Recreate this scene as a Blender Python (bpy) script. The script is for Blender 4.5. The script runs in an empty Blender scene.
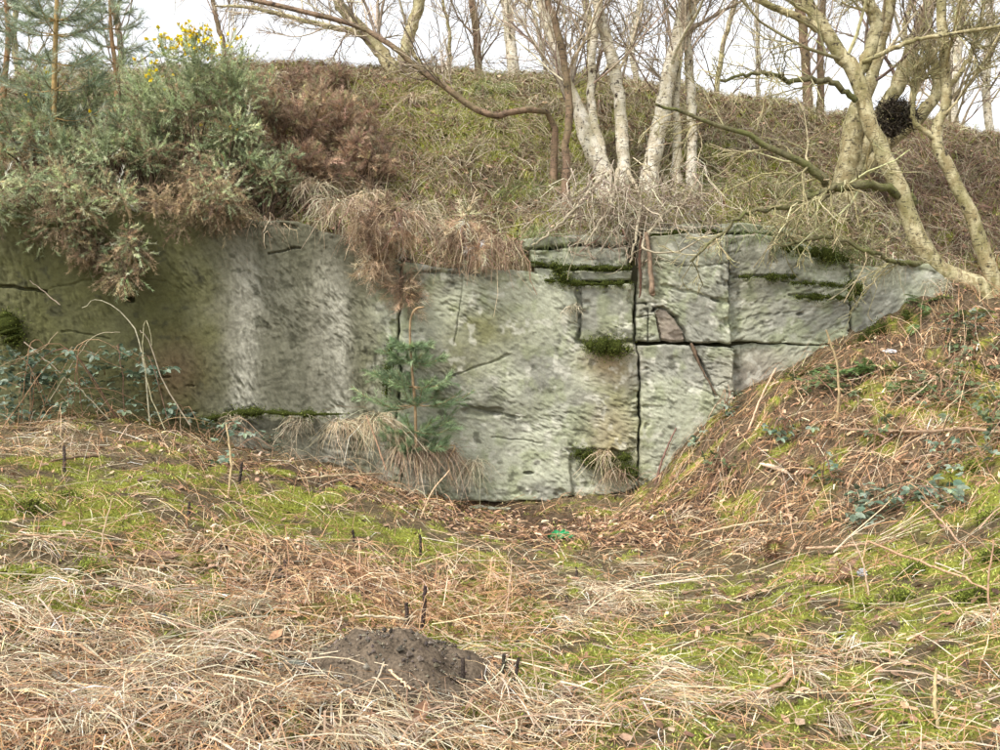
import bpy, math
import numpy as np
from mathutils import Vector
R = math.radians
scn = bpy.context.scene
# ------------------------------------------------------------------ camera, sky, sun, exposure
F = 980.0                      # focal length in photo pixels (photo 1000 x 750)
PITCH = math.atan(45 / F)
CAM = np.array([0.0, 0.0, 1.65])
cd = bpy.data.cameras.new('camera'); cam = bpy.data.objects.new('camera', cd)
scn.collection.objects.link(cam); scn.camera = cam
cam.location = CAM; cam.rotation_euler = (R(90) - PITCH, 0, 0)
cd.sensor_width = 36; cd.lens = 36 * F / 1000; cd.clip_start = 0.05; cd.clip_end = 2000
SUN_EL, SUN_AZ = 54, -135      # azimuth from +Y, clockwise: behind and to the left of the camera
w = bpy.data.worlds.new('World'); scn.world = w; w.use_nodes = True
nt = w.node_tree; nt.nodes.clear()
sky = nt.nodes.new('ShaderNodeTexSky'); sky.sky_type = 'NISHITA'; sky.sun_disc = False
sky.sun_elevation = R(SUN_EL); sky.sun_rotation = R(SUN_AZ)
sky.air_density = 1.0; sky.dust_density = 3.0; sky.ozone_density = 1.0
hs = nt.nodes.new('ShaderNodeHueSaturation'); hs.inputs['Saturation'].default_value = 0.14; hs.inputs['Value'].default_value = 1.2
bg = nt.nodes.new('ShaderNodeBackground'); bg.inputs['Strength'].default_value = 0.15
wo = nt.nodes.new('ShaderNodeOutputWorld')
nt.links.new(sky.outputs[0], hs.inputs['Color']); nt.links.new(hs.outputs[0], bg.inputs['Color'])
nt.links.new(bg.outputs[0], wo.inputs['Surface'])
sl = bpy.data.lights.new('sun', 'SUN'); sun = bpy.data.objects.new('sun', sl); scn.collection.objects.link(sun)
sl.energy = 1.5; sl.angle = R(10); sl.color = (1.0, 0.93, 0.82)
a = R(SUN_AZ); e = R(SUN_EL)
sdir = Vector((math.sin(a) * math.cos(e), math.cos(a) * math.cos(e), math.sin(e)))
sun.rotation_euler = sdir.to_track_quat('Z', 'Y').to_euler(); sun.location = (-6, -6, 9)
vs = scn.view_settings
vs.view_transform = 'Standard'; vs.look = 'None'; vs.gamma = 1.0; vs.exposure = 0.94
scn.cycles.max_bounces = 5; scn.cycles.diffuse_bounces = 3; scn.cycles.glossy_bounces = 2
scn.cycles.transmission_bounces = 2; scn.cycles.transparent_max_bounces = 4

# ------------------------------------------------------------------ small maths helpers
rng = np.random.default_rng(7)
def lin(c):
    c = np.asarray(c, float) / 255.0
    return np.where(c <= 0.04045, c / 12.92, ((c + 0.055) / 1.055) ** 2.4)
def ss(a, b, x):
    t = np.clip((x - a) / (b - a), 0, 1); return t * t * (3 - 2 * t)
def mix(a, b, t):
    t = np.asarray(t)
    if t.ndim and np.ndim(a) != np.ndim(t) or (np.ndim(b) and np.ndim(b) > 0 and t.ndim): t = t[..., None]
    return a * (1 - t) + b * t
def _h(ix, iy, iz, s):
    n = (ix.astype(np.int64) * 374761393 + iy.astype(np.int64) * 668265263 + iz.astype(np.int64) * 2147483647 + s * 1274126177) & 0xffffffff
    n = ((n ^ (n >> 13)) * 1274126177) & 0xffffffff
    n = ((n ^ (n >> 16)) * 2246822519) & 0xffffffff
    return ((n ^ (n >> 15)) & 0xffffff) / float(0xffffff)
def vn(x, y, s=0):
    x = np.asarray(x, float); y = np.asarray(y, float)
    ix = np.floor(x); iy = np.floor(y); fx = x - ix; fy = y - iy
    ix = ix.astype(np.int64); iy = iy.astype(np.int64); z = np.zeros_like(ix)
    u = fx * fx * (3 - 2 * fx); v = fy * fy * (3 - 2 * fy)
    return (_h(ix, iy, z, s) * (1 - u) + _h(ix + 1, iy, z, s) * u) * (1 - v) + (_h(ix, iy + 1, z, s) * (1 - u) + _h(ix + 1, iy + 1, z, s) * u) * v
def fbm(x, y, o=4, s=0):
    r = 0; a = 0.5; t = 0
    for k in range(o):
        r = r + a * vn(x * 2 ** k + 17.3 * k, y * 2 ** k - 9.1 * k, s + k); t += a; a *= 0.5
    return r / t
def nrm(v):
    return v / np.maximum(np.linalg.norm(v, axis=-1, keepdims=True), 1e-9)
_cp, _sp = math.cos(PITCH), math.sin(PITCH)
def P(px, py, Y):
    """point of the place that lies at depth Y and shows at pixel px, py of the photograph (survey helper)"""
    x = (np.asarray(px, float) - 500) / F; v = (375 - np.asarray(py, float)) / F
    d = np.stack([x + 0 * v, _cp + v * _sp + 0 * x, -_sp + v * _cp + 0 * x], -1)
    return CAM + d * (np.asarray(Y, float) / d[..., 1])[..., None]

# ------------------------------------------------------------------ object helpers
COL = scn.collection
def tag(o, label=None, cat=None, group=None, kind=None):
    if label: o['label'] = label
    if cat: o['category'] = cat
    if group: o['group'] = group
    if kind: o['kind'] = kind
    return o
def thing(name, label, cat, loc, group=None):
    o = bpy.data.objects.new(name, None); COL.objects.link(o); o.location = [float(v) for v in loc]
    o.empty_display_size = 0.1
    return tag(o, label, cat, group)
class Geo:
    """collects vertices, faces and point colours, links them as ONE mesh object"""
    def __init__(s): s.v = []; s.c = []; s.q = []; s.t = []; s.n = 0
    def add(s, v, col, quads=None, tris=None):
        v = np.asarray(v, float).reshape(-1, 3); col = np.asarray(col, float)
        if col.ndim == 1: col = np.tile(col, (len(v), 1))
        s.v.append(v); s.c.append(col.reshape(-1, 3))
        if quads is not None and len(quads): s.q.append(np.asarray(quads, np.int64) + s.n)
        if tris is not None and len(tris): s.t.append(np.asarray(tris, np.int64) + s.n)
        s.n += len(v)
    def mesh(s, name, mat, smooth=True, org=None):
        v = np.concatenate(s.v); c = np.concatenate(s.c)
        if org is not None: v = v - np.asarray(org)
        q = np.concatenate(s.q).reshape(-1, 4) if s.q else np.zeros((0, 4), int)
        t = np.concatenate(s.t).reshape(-1, 3) if s.t else np.zeros((0, 3), int)
        me = bpy.data.meshes.new(name)
        me.vertices.add(len(v)); me.vertices.foreach_set('co', v.astype(np.float32).ravel())
        nl = len(q) * 4 + len(t) * 3; me.loops.add(nl)
        me.loops.foreach_set('vertex_index', np.concatenate([q.ravel(), t.ravel()]).astype(np.int32))
        me.polygons.add(len(q) + len(t))
        st = np.concatenate([np.arange(len(q)) * 4, len(q) * 4 + np.arange(len(t)) * 3]).astype(np.int32)
        me.polygons.foreach_set('loop_start', st)
        me.polygons.foreach_set('use_smooth', np.full(len(q) + len(t), smooth))
        me.update(calc_edges=True)
        at = me.color_attributes.new('Col', 'FLOAT_COLOR', 'POINT')
        at.data.foreach_set('color', np.concatenate([np.clip(c, 0, 1), np.ones((len(c), 1))], 1).astype(np.float32).ravel())
        me.materials.append(mat)
        return me
    def build(s, name, mat, parent=None, smooth=True, org=None):
        if org is None: org = np.array(parent.location) if parent is not None else np.zeros(3)
        if parent is not None and parent.parent is not None: org = org + np.array(parent.parent.location)
        o = bpy.data.objects.new(name, s.mesh(name, mat, smooth, org)); COL.objects.link(o)
        if parent is not None: o.parent = parent
        else: o.location = [float(x) for x in org]
        return o
def ribbons(g, pts, wid, col, tilt=0.6, up=None):
    """pts (N,S,3), wid (N,) or (N,S), col (N,3) or (N,S,3)"""
    N, S, _ = pts.shape
    d = nrm(pts[:, -1] - pts[:, 0])
    ref = np.tile([0, 0, 1.0], (N, 1)) if up is None else up
    ref = nrm(ref + rng.normal(0, tilt, (N, 3)))
    side = nrm(np.cross(d, ref))
    if wid.ndim == 1:
        tp = np.linspace(1, 0.35, S); wid = wid[:, None] * tp
    a = pts + side[:, None] * wid[..., None] / 2; b = pts - side[:, None] * wid[..., None] / 2
    v = np.stack([a, b], 2).reshape(-1, 3)
    if col.ndim == 2: col = np.repeat(col[:, None], S, 1)
    c = np.repeat(col[:, :, None], 2, 2).reshape(-1, 3)
    i = (np.arange(N)[:, None] * S + np.arange(S - 1)[None]).ravel() * 2
    g.add(v, c, quads=np.stack([i, i + 1, i + 3, i + 2], 1))
def needles(g, base, tip, wid, col, col2=None):
    """one thin triangle each"""
    N = len(base)
    side = nrm(np.cross(tip - base, rng.normal(0, 1, (N, 3)))) * (np.asarray(wid) / 2 * np.ones(N))[:, None]
    v = np.stack([base + side, base - side, tip], 1).reshape(-1, 3)
    c = np.stack([col, col, col if col2 is None else col2], 1).reshape(-1, 3)
    g.add(v, c, tris=np.arange(N * 3).reshape(-1, 3))
def tubes(g, pts, rad, col, sides=5, cap=True):
    """pts (N,S,3), rad (N,S), col (N,3)/(3,)/(N,S,3)"""
    N, S, _ = pts.shape
    d = np.empty_like(pts); d[:, 1:-1] = pts[:, 2:] - pts[:, :-2]; d[:, 0] = pts[:, 1] - pts[:, 0]; d[:, -1] = pts[:, -1] - pts[:, -2]
    d = nrm(d)
    tot = nrm(pts[:, -1] - pts[:, 0])
    ref = np.where((np.abs(tot[:, 2]) > 0.8)[:, None], np.array([1.0, 0.15, 0]), np.array([0.1, 0.2, 1.0]))
    u = nrm(np.cross(d, ref[:, None])); v = np.cross(d, u)
    th = np.arange(sides) / sides * 2 * np.pi
    ring = pts[:, :, None] + rad[:, :, None, None] * (u[:, :, None] * np.cos(th)[:, None] + v[:, :, None] * np.sin(th)[:, None])
    col = np.asarray(col, float)
    if col.ndim == 1: col = np.tile(col, (N, 1))
    if col.ndim == 2: col = np.repeat(col[:, None], S, 1)
    c = np.repeat(col[:, :, None], sides, 2).reshape(-1, 3)
    k = np.arange(sides); k2 = (k + 1) % sides
    o = (np.arange(N)[:, None] * S + np.arange(S - 1)[None]).ravel()[:, None] * sides
    q = np.stack([o + k, o + k2, o + sides + k2, o + sides + k], -1).reshape(-1, 4)
    g.add(ring.reshape(-1, 3), c, quads=q)
    if cap:
        for end in (0, S - 1):
            cv = pts[:, end]; base = g.n
            # fan caps
            rr = ring[:, end].reshape(-1, 3); vv = np.concatenate([rr, cv]); cc = np.concatenate([np.repeat(col[:, end], sides, 0), col[:, end]])
            i = np.arange(N)[:, None] * sides; t = np.stack([i + k, i + k2, np.broadcast_to(N * sides + np.arange(N)[:, None], (N, sides))], -1).reshape(-1, 3)
            g.add(vv, cc, tris=t)
def smooth_path(pts, n, wig=0.0):
    """Catmull-Rom through pts (K,D), resampled to n points"""
    pts = np.asarray(pts, float); K = len(pts)
    pp = np.concatenate([[2 * pts[0] - pts[1]], pts, [2 * pts[-1] - pts[-2]]])
    t = np.linspace(0, K - 1 - 1e-6, n); i = t.astype(int); f = (t - i)[:, None]
    a, b, c, d = pp[i], pp[i + 1], pp[i + 2], pp[i + 3]
    r = 0.5 * (2 * b + (c - a) * f + (2 * a - 5 * b + 4 * c - d) * f ** 2 + (3 * b - a - 3 * c + d) * f ** 3)
    if wig: r[:, :3] += rng.normal(0, wig, (n, 3)) * np.minimum(1, np.linspace(0, 4, n))[:, None]
    return r
def pick(cols, n, jit=0.12, sat=0.86):
    """n colours (linear) drawn from a list of sRGB colours with weights: [(r,g,b,w),...]"""
    c = np.array([q[:3] for q in cols], float); p = np.array([q[3] for q in cols], float); p /= p.sum()
    r = lin(c[rng.choice(len(c), n, p=p)]); l_ = r @ np.array([.3, .55, .15]); r = (l_[:, None] + (r - l_[:, None]) * sat) * 1.06
    return np.clip(r * np.exp(rng.normal(0, jit, (n, 1))) * (1 + rng.normal(0, 0.04, (n, 3))), 0.004, 0.9)

# ------------------------------------------------------------------ materials
def newmat(name):
    m = bpy.data.materials.new(name); m.use_nodes = True; m.node_tree.nodes.clear(); return m, m.node_tree
def N_(t, typ, **kw):
    n = t.nodes.new(typ)
    for k, v in kw.items():
        if k in n.inputs: n.inputs[k].default_value = v
        else: setattr(n, k, v)
    return n
def veg_mat(name, rough=0.75, spec=0.25, trans=0.25, noise=60.0, amt=0.25, bump=0.0):
    m, t = newmat(name); L = t.links.new
    at = N_(t, 'ShaderNodeAttribute', attribute_name='Col')
    tc = N_(t, 'ShaderNodeTexCoord')
    nz = N_(t, 'ShaderNodeTexNoise', Scale=noise, Detail=3.0)
    L(tc.outputs['Object'], nz.inputs['Vector'])
    mr = N_(t, 'ShaderNodeMapRange'); mr.inputs['From Min'].default_value = 0.3; mr.inputs['From Max'].default_value = 0.7
    mr.inputs['To Min'].default_value = 1 - amt; mr.inputs['To Max'].default_value = 1 + amt
    L(nz.outputs['Fac'], mr.inputs['Value'])
    mx = N_(t, 'ShaderNodeVectorMath', operation='SCALE'); L(at.outputs['Color'], mx.inputs[0]); L(mr.outputs[0], mx.inputs['Scale'])
    b = N_(t, 'ShaderNodeBsdfPrincipled', Roughness=rough); b.inputs['Specular IOR Level'].default_value = spec
    L(mx.outputs[0], b.inputs['Base Color'])
    out = N_(t, 'ShaderNodeOutputMaterial')
    if bump:
        bp = N_(t, 'ShaderNodeBump', Strength=bump, Distance=0.01); L(nz.outputs['Fac'], bp.inputs['Height']); L(bp.outputs[0], b.inputs['Normal'])
    if trans:
        tr = N_(t, 'ShaderNodeBsdfTranslucent'); L(mx.outputs[0], tr.inputs['Color'])
        ms = N_(t, 'ShaderNodeMixShader', Fac=trans); L(b.outputs[0], ms.inputs[1]); L(tr.outputs[0], ms.inputs[2]); L(ms.outputs[0], out.inputs['Surface'])
    else: L(b.outputs[0], out.inputs['Surface'])
    return m
M_straw = veg_mat('dry_straw', 0.6, 0.3, 0.15, 40, 0.22)
M_leaf = veg_mat('green_leaf', 0.5, 0.4, 0.2, 45, 0.25)
M_needle = veg_mat('needle_foliage', 0.65, 0.25, 0.2, 8, 0.25)
M_moss = veg_mat('moss', 0.9, 0.1, 0.15, 60, 0.35, 0.4)
M_litter = veg_mat('leaf_litter', 0.8, 0.15, 0.12, 50, 0.3)
M_twig = veg_mat('twig_bark', 0.85, 0.15, 0, 30, 0.35, 0.3)
M_char = veg_mat('charred_wood', 0.9, 0.1, 0, 90, 0.5, 0.6)
M_soil = veg_mat('dug_soil', 0.95, 0.05, 0, 70, 0.4, 0.7)
def ground_mat():
    m, t = newmat('ground_cover'); L = t.links.new
    at = N_(t, 'ShaderNodeAttribute', attribute_name='Col'); tc = N_(t, 'ShaderNodeTexCoord')
    n1 = N_(t, 'ShaderNodeTexNoise', Scale=28.0, Detail=6.0, Roughness=0.7); L(tc.outputs['Object'], n1.inputs['Vector'])
    n2 = N_(t, 'ShaderNodeTexVoronoi', Scale=45.0); L(tc.outputs['Object'], n2.inputs['Vector'])
    mr = N_(t, 'ShaderNodeMapRange'); L(n1.outputs['Fac'], mr.inputs['Value'])
    for k, v in zip(('From Min', 'From Max', 'To Min', 'To Max'), (0.3, 0.7, 0.45, 1.45)): mr.inputs[k].default_value = v
    mx = N_(t, 'ShaderNodeVectorMath', operation='SCALE'); L(at.outputs['Color'], mx.inputs[0]); L(mr.outputs[0], mx.inputs['Scale'])
    b = N_(t, 'ShaderNodeBsdfPrincipled', Roughness=0.95); b.inputs['Specular IOR Level'].default_value = 0.1
    L(mx.outputs[0], b.inputs['Base Color'])
    ad = N_(t, 'ShaderNodeMath', operation='MULTIPLY_ADD'); ad.inputs[1].default_value = 0.5
    L(n2.outputs['Distance'], ad.inputs[0]); L(n1.outputs['Fac'], ad.inputs[2])
    bp = N_(t, 'ShaderNodeBump', Strength=0.9, Distance=0.03); L(ad.outputs[0], bp.inputs['Height']); L(bp.outputs[0], b.inputs['Normal'])
    o = N_(t, 'ShaderNodeOutputMaterial'); L(b.outputs[0], o.inputs['Surface'])
    return m
M_ground = ground_mat()
def rock_mat():
    m, t = newmat('hewn_sandstone'); L = t.links.new
    at = N_(t, 'ShaderNodeAttribute', attribute_name='Col'); tc = N_(t, 'ShaderNodeTexCoord')
    n1 = N_(t, 'ShaderNodeTexNoise', Scale=55.0, Detail=8.0, Roughness=0.7); L(tc.outputs['Object'], n1.inputs['Vector'])
    mr = N_(t, 'ShaderNodeMapRange'); L(n1.outputs['Fac'], mr.inputs['Value'])
    for k, v in zip(('From Min', 'From Max', 'To Min', 'To Max'), (0.3, 0.7, 0.82, 1.18)): mr.inputs[k].default_value = v
    mx = N_(t, 'ShaderNodeVectorMath', operation='SCALE'); L(at.outputs['Color'], mx.inputs[0]); L(mr.outputs[0], mx.inputs['Scale'])
    b = N_(t, 'ShaderNodeBsdfPrincipled', Roughness=0.9); b.inputs['Specular IOR Level'].default_value = 0.2
    L(mx.outputs[0], b.inputs['Base Color'])
    bp = N_(t, 'ShaderNodeBump', Strength=0.35, Distance=0.012); L(n1.outputs['Fac'], bp.inputs['Height']); L(bp.outputs[0], b.inputs['Normal'])
    o = N_(t, 'ShaderNodeOutputMaterial'); L(b.outputs[0], o.inputs['Surface'])
    return m
M_rock = rock_mat()
def bark_mat(name, light, mid, dark, green, gamt):
    """peeling birch bark: pale skin, horizontal dark dashes, dark rough patches, green algae"""
    m, t = newmat(name); L = t.links.new
    tc = N_(t, 'ShaderNodeTexCoord')
    def noise(scale, rotmap=None, **kw):
        n = N_(t, 'ShaderNodeTexNoise', **kw)
        mp = N_(t, 'ShaderNodeMapping'); mp.inputs['Scale'].default_value = scale
        L(tc.outputs['Object'], mp.inputs['Vector']); L(mp.outputs[0], n.inputs['Vector']); return n
    def ramp(n, a, b):
        r = N_(t, 'ShaderNodeMapRange', interpolation_type='SMOOTHSTEP'); r.inputs['From Min'].default_value = a; r.inputs['From Max'].default_value = b
        L(n.outputs['Fac'], r.inputs['Value']); return r
    def mixc(a, b, f):
        x = N_(t, 'ShaderNodeMix', data_type='RGBA')
        if isinstance(a, tuple): x.inputs[6].default_value = a
        else: L(a, x.inputs[6])
        x.inputs[7].default_value = b; L(f, x.inputs[0]); return x.outputs[2]
    q = lambda c: tuple(float(v) for v in lin(c)) + (1.0,)
    n1 = noise((11, 11, 9), Scale=1.0, Detail=6.0, Roughness=0.7); n2 = noise((14, 14, 80), Scale=1.0, Detail=4.0, Roughness=0.6)
    n3 = noise((12, 12, 9), Scale=1.3, Detail=8.0, Roughness=0.78); n4 = noise((5, 5, 2.6), Scale=1.0, Detail=6.0, Roughness=0.65)
    c = mixc(q(light), q(mid), ramp(n1, 0.42, 0.58).outputs[0])
    g = ramp(n4, 0.42, 0.62); gm = N_(t, 'ShaderNodeMath', operation='MULTIPLY'); gm.inputs[1].default_value = gamt; L(g.outputs[0], gm.inputs[0])
    c = mixc(c, q(green), gm.outputs[0])
    d1 = ramp(n2, 0.57, 0.66); c = mixc(c, q(dark), d1.outputs[0])
    d2 = ramp(n3, 0.54, 0.62); c = mixc(c, q(dark), d2.outputs[0])
    b = N_(t, 'ShaderNodeBsdfPrincipled', Roughness=0.7); b.inputs['Specular IOR Level'].default_value = 0.2; L(c, b.inputs['Base Color'])
    bp = N_(t, 'ShaderNodeBump', Strength=1.0, Distance=0.02); L(n3.outputs['Fac'], bp.inputs['Height']); bp.invert = True; L(bp.outputs[0], b.inputs['Normal'])
    o = N_(t, 'ShaderNodeOutputMaterial'); L(b.outputs[0], o.inputs['Surface'])
    return m
B_white = bark_mat('white_birch_bark', (242, 235, 218), (206, 194, 168), (74, 62, 50), (160, 158, 120), 0.4)
B_green = bark_mat('lichen_birch_bark', (204, 194, 156), (160, 146, 108), (66, 58, 46), (126, 122, 78), 0.7)
B_brown = bark_mat('brown_bark', (146, 122, 100), (116, 96, 78), (62, 52, 44), (112, 108, 72), 0.5)
B_moss = bark_mat('mossy_limb_bark', (124, 118, 88), (98, 94, 66), (56, 52, 38), (102, 106, 58), 0.8)

# ------------------------------------------------------------------ terrain
class TPS:
    def __init__(s, pts, reg=0.002):
        pts = np.asarray(pts, float); s.xy = pts[:, :2]; n = len(pts)
        K = s._k(s.xy, s.xy) + reg * np.eye(n); A = np.zeros((n + 3, n + 3)); A[:n, :n] = K
        Q = np.c_[np.ones(n), s.xy]; A[:n, n:] = Q; A[n:, :n] = Q.T
        s.w = np.linalg.solve(A, np.r_[pts[:, 2], 0, 0, 0])
    def _k(s, a, b):
        r2 = ((a[:, None] - b[None]) ** 2).sum(-1); return np.where(r2 > 0, 0.5 * r2 * np.log(r2 + 1e-12), 0)
    def __call__(s, x, y):
        sh = np.shape(x); p = np.c_[np.ravel(x), np.ravel(y)]; out = np.empty(len(p)); n = len(s.xy)
        for i in range(0, len(p), 40000):
            q = p[i:i + 40000]; out[i:i + 40000] = s._k(q, s.xy) @ s.w[:n] + s.w[n] + q @ s.w[n + 1:]
        return out.reshape(sh)
low = [(0,750,3.4),(250,750,3.6),(500,750,3.8),(750,750,3.8),(1000,750,3.6),(0,600,4.8),(250,600,5.3),(500,600,6.0),(750,600,5.9),
       (1000,600,5.0),(0,520,5.8),(0,462,6.9),(200,520,6.6),(200,472,7.7),(400,540,7.2),(400,500,8.4),(560,540,8.0),(560,508,9.3),(480,508,9.3),
       (750,520,7.6),(640,496,9.3),(850,520,6.9),(1000,500,6.2),(750,430,8.6),(850,430,8.0),(1000,400,7.6),(850,360,9.1),
       (940,330,8.9),(1000,320,8.9),(940,290,9.5),(1000,284,9.8),(0,436,8.8),(130,424,9.1),(230,446,9.2),(320,462,9.3),(400,486,9.3),
       (700,432,9.35),(740,402,9.35),(800,372,9.35),(850,342,9.35),(900,305,9.4)]
lp = [P(*q) for q in low] + [np.array(q) for q in [(0,0,.03),(-4,0,.45),(4,0,.35),(0,-6,.1),(-7,-6,.5),(7,-6,.4),(-8,6,1.1),(-9,9,1.2),(7,5,1.3),(8,9,2.7),(7.5,12,3.6)]]
LOW = TPS(lp)
up = [(-80,218,9.9),(0,225,9.9),(120,231,9.9),(230,231,9.9),(340,236,9.9),(400,262,9.9),(500,272,9.9),(560,255,9.9),(640,250,9.9),(720,238,9.9),
      (800,244,9.9),(850,262,9.9),(900,268,9.9),(945,280,9.9),(1000,276,10.0),(0,150,11.2),(250,150,11.2),(400,165,11.2),(520,172,11.2),
      (640,174,11.2),(760,176,11.2),(850,188,11.2),(930,205,11.2),(1000,205,11.3),(-80,85,13.5),(100,76,13.5),(250,70,13.5),(400,74,13.5),
      (520,77,13.5),(640,88,13.5),(740,102,13.5),(850,120,13.5),(940,131,13.5),(1000,135,13.5)]
upp = [P(*q) for q in up]
for x in (-9, -5, -2, 1, 4, 6, 9):
    zc = np.interp(x, [-8, -1, 1.5, 6.8, 9], [5.15, 5.2, 5.0, 4.35, 4.3])
    upp += [np.array((x, 16.5, zc - 0.1)), np.array((x, 25, zc - 0.6))]
upp += [np.array((-9, 11, 4.1)), np.array((8, 9.5, 2.95)), np.array((8.5, 11.5, 3.6))]
UP = TPS(upp)
def yface(x):
    return 9.5 - 0.032 * np.clip(-1 - x, 0, 5) ** 2 - 0.03 * np.clip(x - 1.5, 0, 4) ** 2
def gz(x, y):
    x = np.asarray(x, float); y = np.asarray(y, float)
    xc = np.clip(x, -8, 8); yl = np.clip(y, -5, 12); yu = np.clip(y, 8, 24)
    l = LOW(xc, yl); u = UP(xc, yu)
    yf = yface(xc); wd = ss(4.0, 5.0, xc)
    s = ss(yf + 0.2 - 0.5 * wd, yf + 0.42 + 0.9 * wd, y)
    z = l * (1 - s) + u * s
    z = z + (fbm(x * 1.3, y * 1.3, 3, 5) - 0.5) * 0.16 + (fbm(x * 5, y * 5, 3, 9) - 0.5) * 0.07
    z = z + (fbm(x * 3.2 + 1, y * 3.2, 3, 19) - 0.5) * 0.32 * ss(0.5, 1.4, l) * ss(5.2, 6.5, y)
    z = z + s * (fbm(x * 2.4 + 3, y * 2.4, 3, 15) - 0.5) * 0.22 * ss(0.4, 1.0, y - yf)
    return z
def G(px, py, ymin=2.5, ymax=20):
    """where the line of sight through that photo pixel meets the ground"""
    Y = np.linspace(ymin, ymax, 700); p = P(np.full(700, px), np.full(700, py), Y)
    d = p[:, 2] - gz(p[:, 0], p[:, 1]); k = np.argmax(d < 0)
    if d[k] >= 0: k = np.argmin(d)
    return np.array([p[k, 0], p[k, 1], float(gz(p[k, 0], p[k, 1]))])
def axis(lo, hi, step, far):
    a = [lo]; s = step
    while a[-1] > -far: s *= 1.35; a.append(a[-1] - s)
    b = [hi]; s = step
    while b[-1] < far: s *= 1.35; b.append(b[-1] + s)
    return np.array(a[::-1][:-1] + list(np.arange(lo, hi, step)) + b)
ZB = {}   # colour zones on the ground: blobs given by surveyed centre and radii in metres
def zone(name, blobs):
    ZB[name] = [(G(px, py, *yr)[:2], rx, ry, wgt) for (px, py, rx, ry, wgt, *yr) in [(b + ((2.5, 20) if len(b) == 5 else ())) for b in blobs]]
zone('moss', [(40,520,.9,.6,1),(130,590,.8,.35,.8),(200,540,.7,.5,.6),(20,600,.5,.3,.7),(950,570,.9,.7,1.2),(985,620,.6,.5,1.3),(880,560,.6,.5,.9),(800,700,.9,.5,1.0),
              (640,720,.7,.5,1.0),(860,640,.8,.5,1.0),(740,730,.7,.4,.9),(960,660,.7,.5,.9),(840,440,.4,.4,.6),(760,400,.3,.3,.6),(930,420,.5,.5,.5),(700,480,.4,.3,.5),(470,120,.6,.5,.6),(350,90,.4,.4,.4),(620,120,.6,.5,.5),(700,650,.6,.4,.7),(920,700,.8,.5,.8),(560,620,.7,.5,.6),(760,610,.7,.4,.6),(360,540,.8,.5,.6),(460,560,.9,.4,.6),(260,500,1.2,.5,.7),(980,470,.5,.4,.7),
              (120,480,1.0,.5,.8),(330,500,.8,.5,.5),(520,590,.8,.6,.5),(600,650,.6,.5,.6),
              (440,90,.9,.9,1.1),(500,130,.8,.7,.7),(780,660,.8,.5,.8),(900,740,.7,.4,.8),(680,680,.5,.4,.7),(140,520,.8,.4,.6),(560,140,.6,.6,.6),(840,160,.6,.6,.5),(700,160,.7,.6,.7),(780,230,.8,.4,.8),(620,215,.6,.3,.7),(380,200,.5,.4,.5),(980,540,.6,.6,.7),(870,400,.35,.3,.6),(790,420,.3,.3,.5),(990,400,.4,.5,.6),(60,610,.6,.3,.6),(180,610,.7,.3,.6),(450,640,.6,.4,.5),(700,590,.6,.4,.5),(560,680,.5,.4,.6),(420,130,.6,.5,.8),(520,170,.5,.4,.8),(590,185,.5,.3,.9),(740,185,.8,.4,1.0),(690,215,.6,.4,.9),(800,205,.8,.4,.6),(650,180,.6,.5,.6),(560,90,1.2,.8,.5),(860,225,.7,.4,.5),(540,235,.5,.3,.7)])
zone('bracken', [(330,590,.9,.7,1.1),(420,600,.6,.6,.9),(260,560,.7,.4,.8),(470,590,.6,.6,.6),(750,440,1.2,.9,1.1),(880,400,1.3,1.2,1.0),(960,330,1.0,1.0,1.0),(700,520,1.0,.6,.9),(800,500,.9,.7,.8),
                 (920,460,.9,.8,.8),(40,730,.5,.3,.4),(970,160,1.6,1.5,1.1),(960,220,1.2,1.0,1.0),(330,110,1.4,1.6,.9),(370,180,.9,.8,.7),(520,210,.7,.4,.6),(700,120,1.4,1.2,.6),(330,80,1.3,1.5,.8),(60,670,.4,.3,.4)])
zone('litter', [(560,535,1.3,.6,1.2),(480,515,.9,.5,.9),(650,520,.7,.6,.8),(400,490,1.1,.5,.6),(300,470,1.0,.6,.6),(620,580,.8,.4,.4),(180,460,1.2,.6,.5)])
zone('straw', [(150,650,1.0,.7,1.1),(230,700,.8,.6,1.1),(260,590,.7,.35,.9),(90,560,1.0,.5,.6),(560,700,.8,.5,.9),(480,710,.7,.4,.9),(600,590,.9,.4,.8),(640,620,.8,.4,.8),(720,690,.6,.4,.4),(850,650,.5,.4,.3),(100,470,1.0,.4,.5)])
def zw(name, x, y):
    r = 0
    for c, rx, ry, wgt in ZB[name]:
        r = r + wgt * np.exp(-((x - c[0]) / rx) ** 2 - ((y - c[1]) / ry) ** 2)
    return np.minimum(r, 1.05) if name == 'moss' else r
xs = axis(-5.6, 6.2, 0.045, 160); ys = axis(2.4, 15.5, 0.045, 160)
ys = ys[ys > -160]
X, Y = np.meshgrid(xs, ys); Z = gz(X, Y)
n1 = fbm(X * 1.8, Y * 1.8, 4, 21); n2 = fbm(X * 6, Y * 6, 3, 31); n3 = fbm(X * 20, Y * 20, 2, 41)
moss = ss(0.52, 0.9, zw('moss', X, Y) * 0.60 + n1 * 0.7 + (n2 - 0.5) * 2.0 + (n3 - 0.5) * 0.5 - 0.12)
brk = ss(0.3, 1.1, zw('bracken', X, Y) * 0.6 + n1 * 0.6 + (n2 - 0.5) * 1.0 - 0.05)
lit = ss(0.4, 0.9, zw('litter', X, Y) + (n2 - 0.5) * 0.4)
stw = ss(0.4, 0.9, zw('straw', X, Y) + (n2 - 0.5) * 0.5)
c = lin((106, 94, 72)) * (0.6 + 0.8 * n2)[..., None]
c = mix(c, lin((106, 90, 72)) * (0.5 + 0.8 * n3)[..., None], brk * 0.9)
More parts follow.
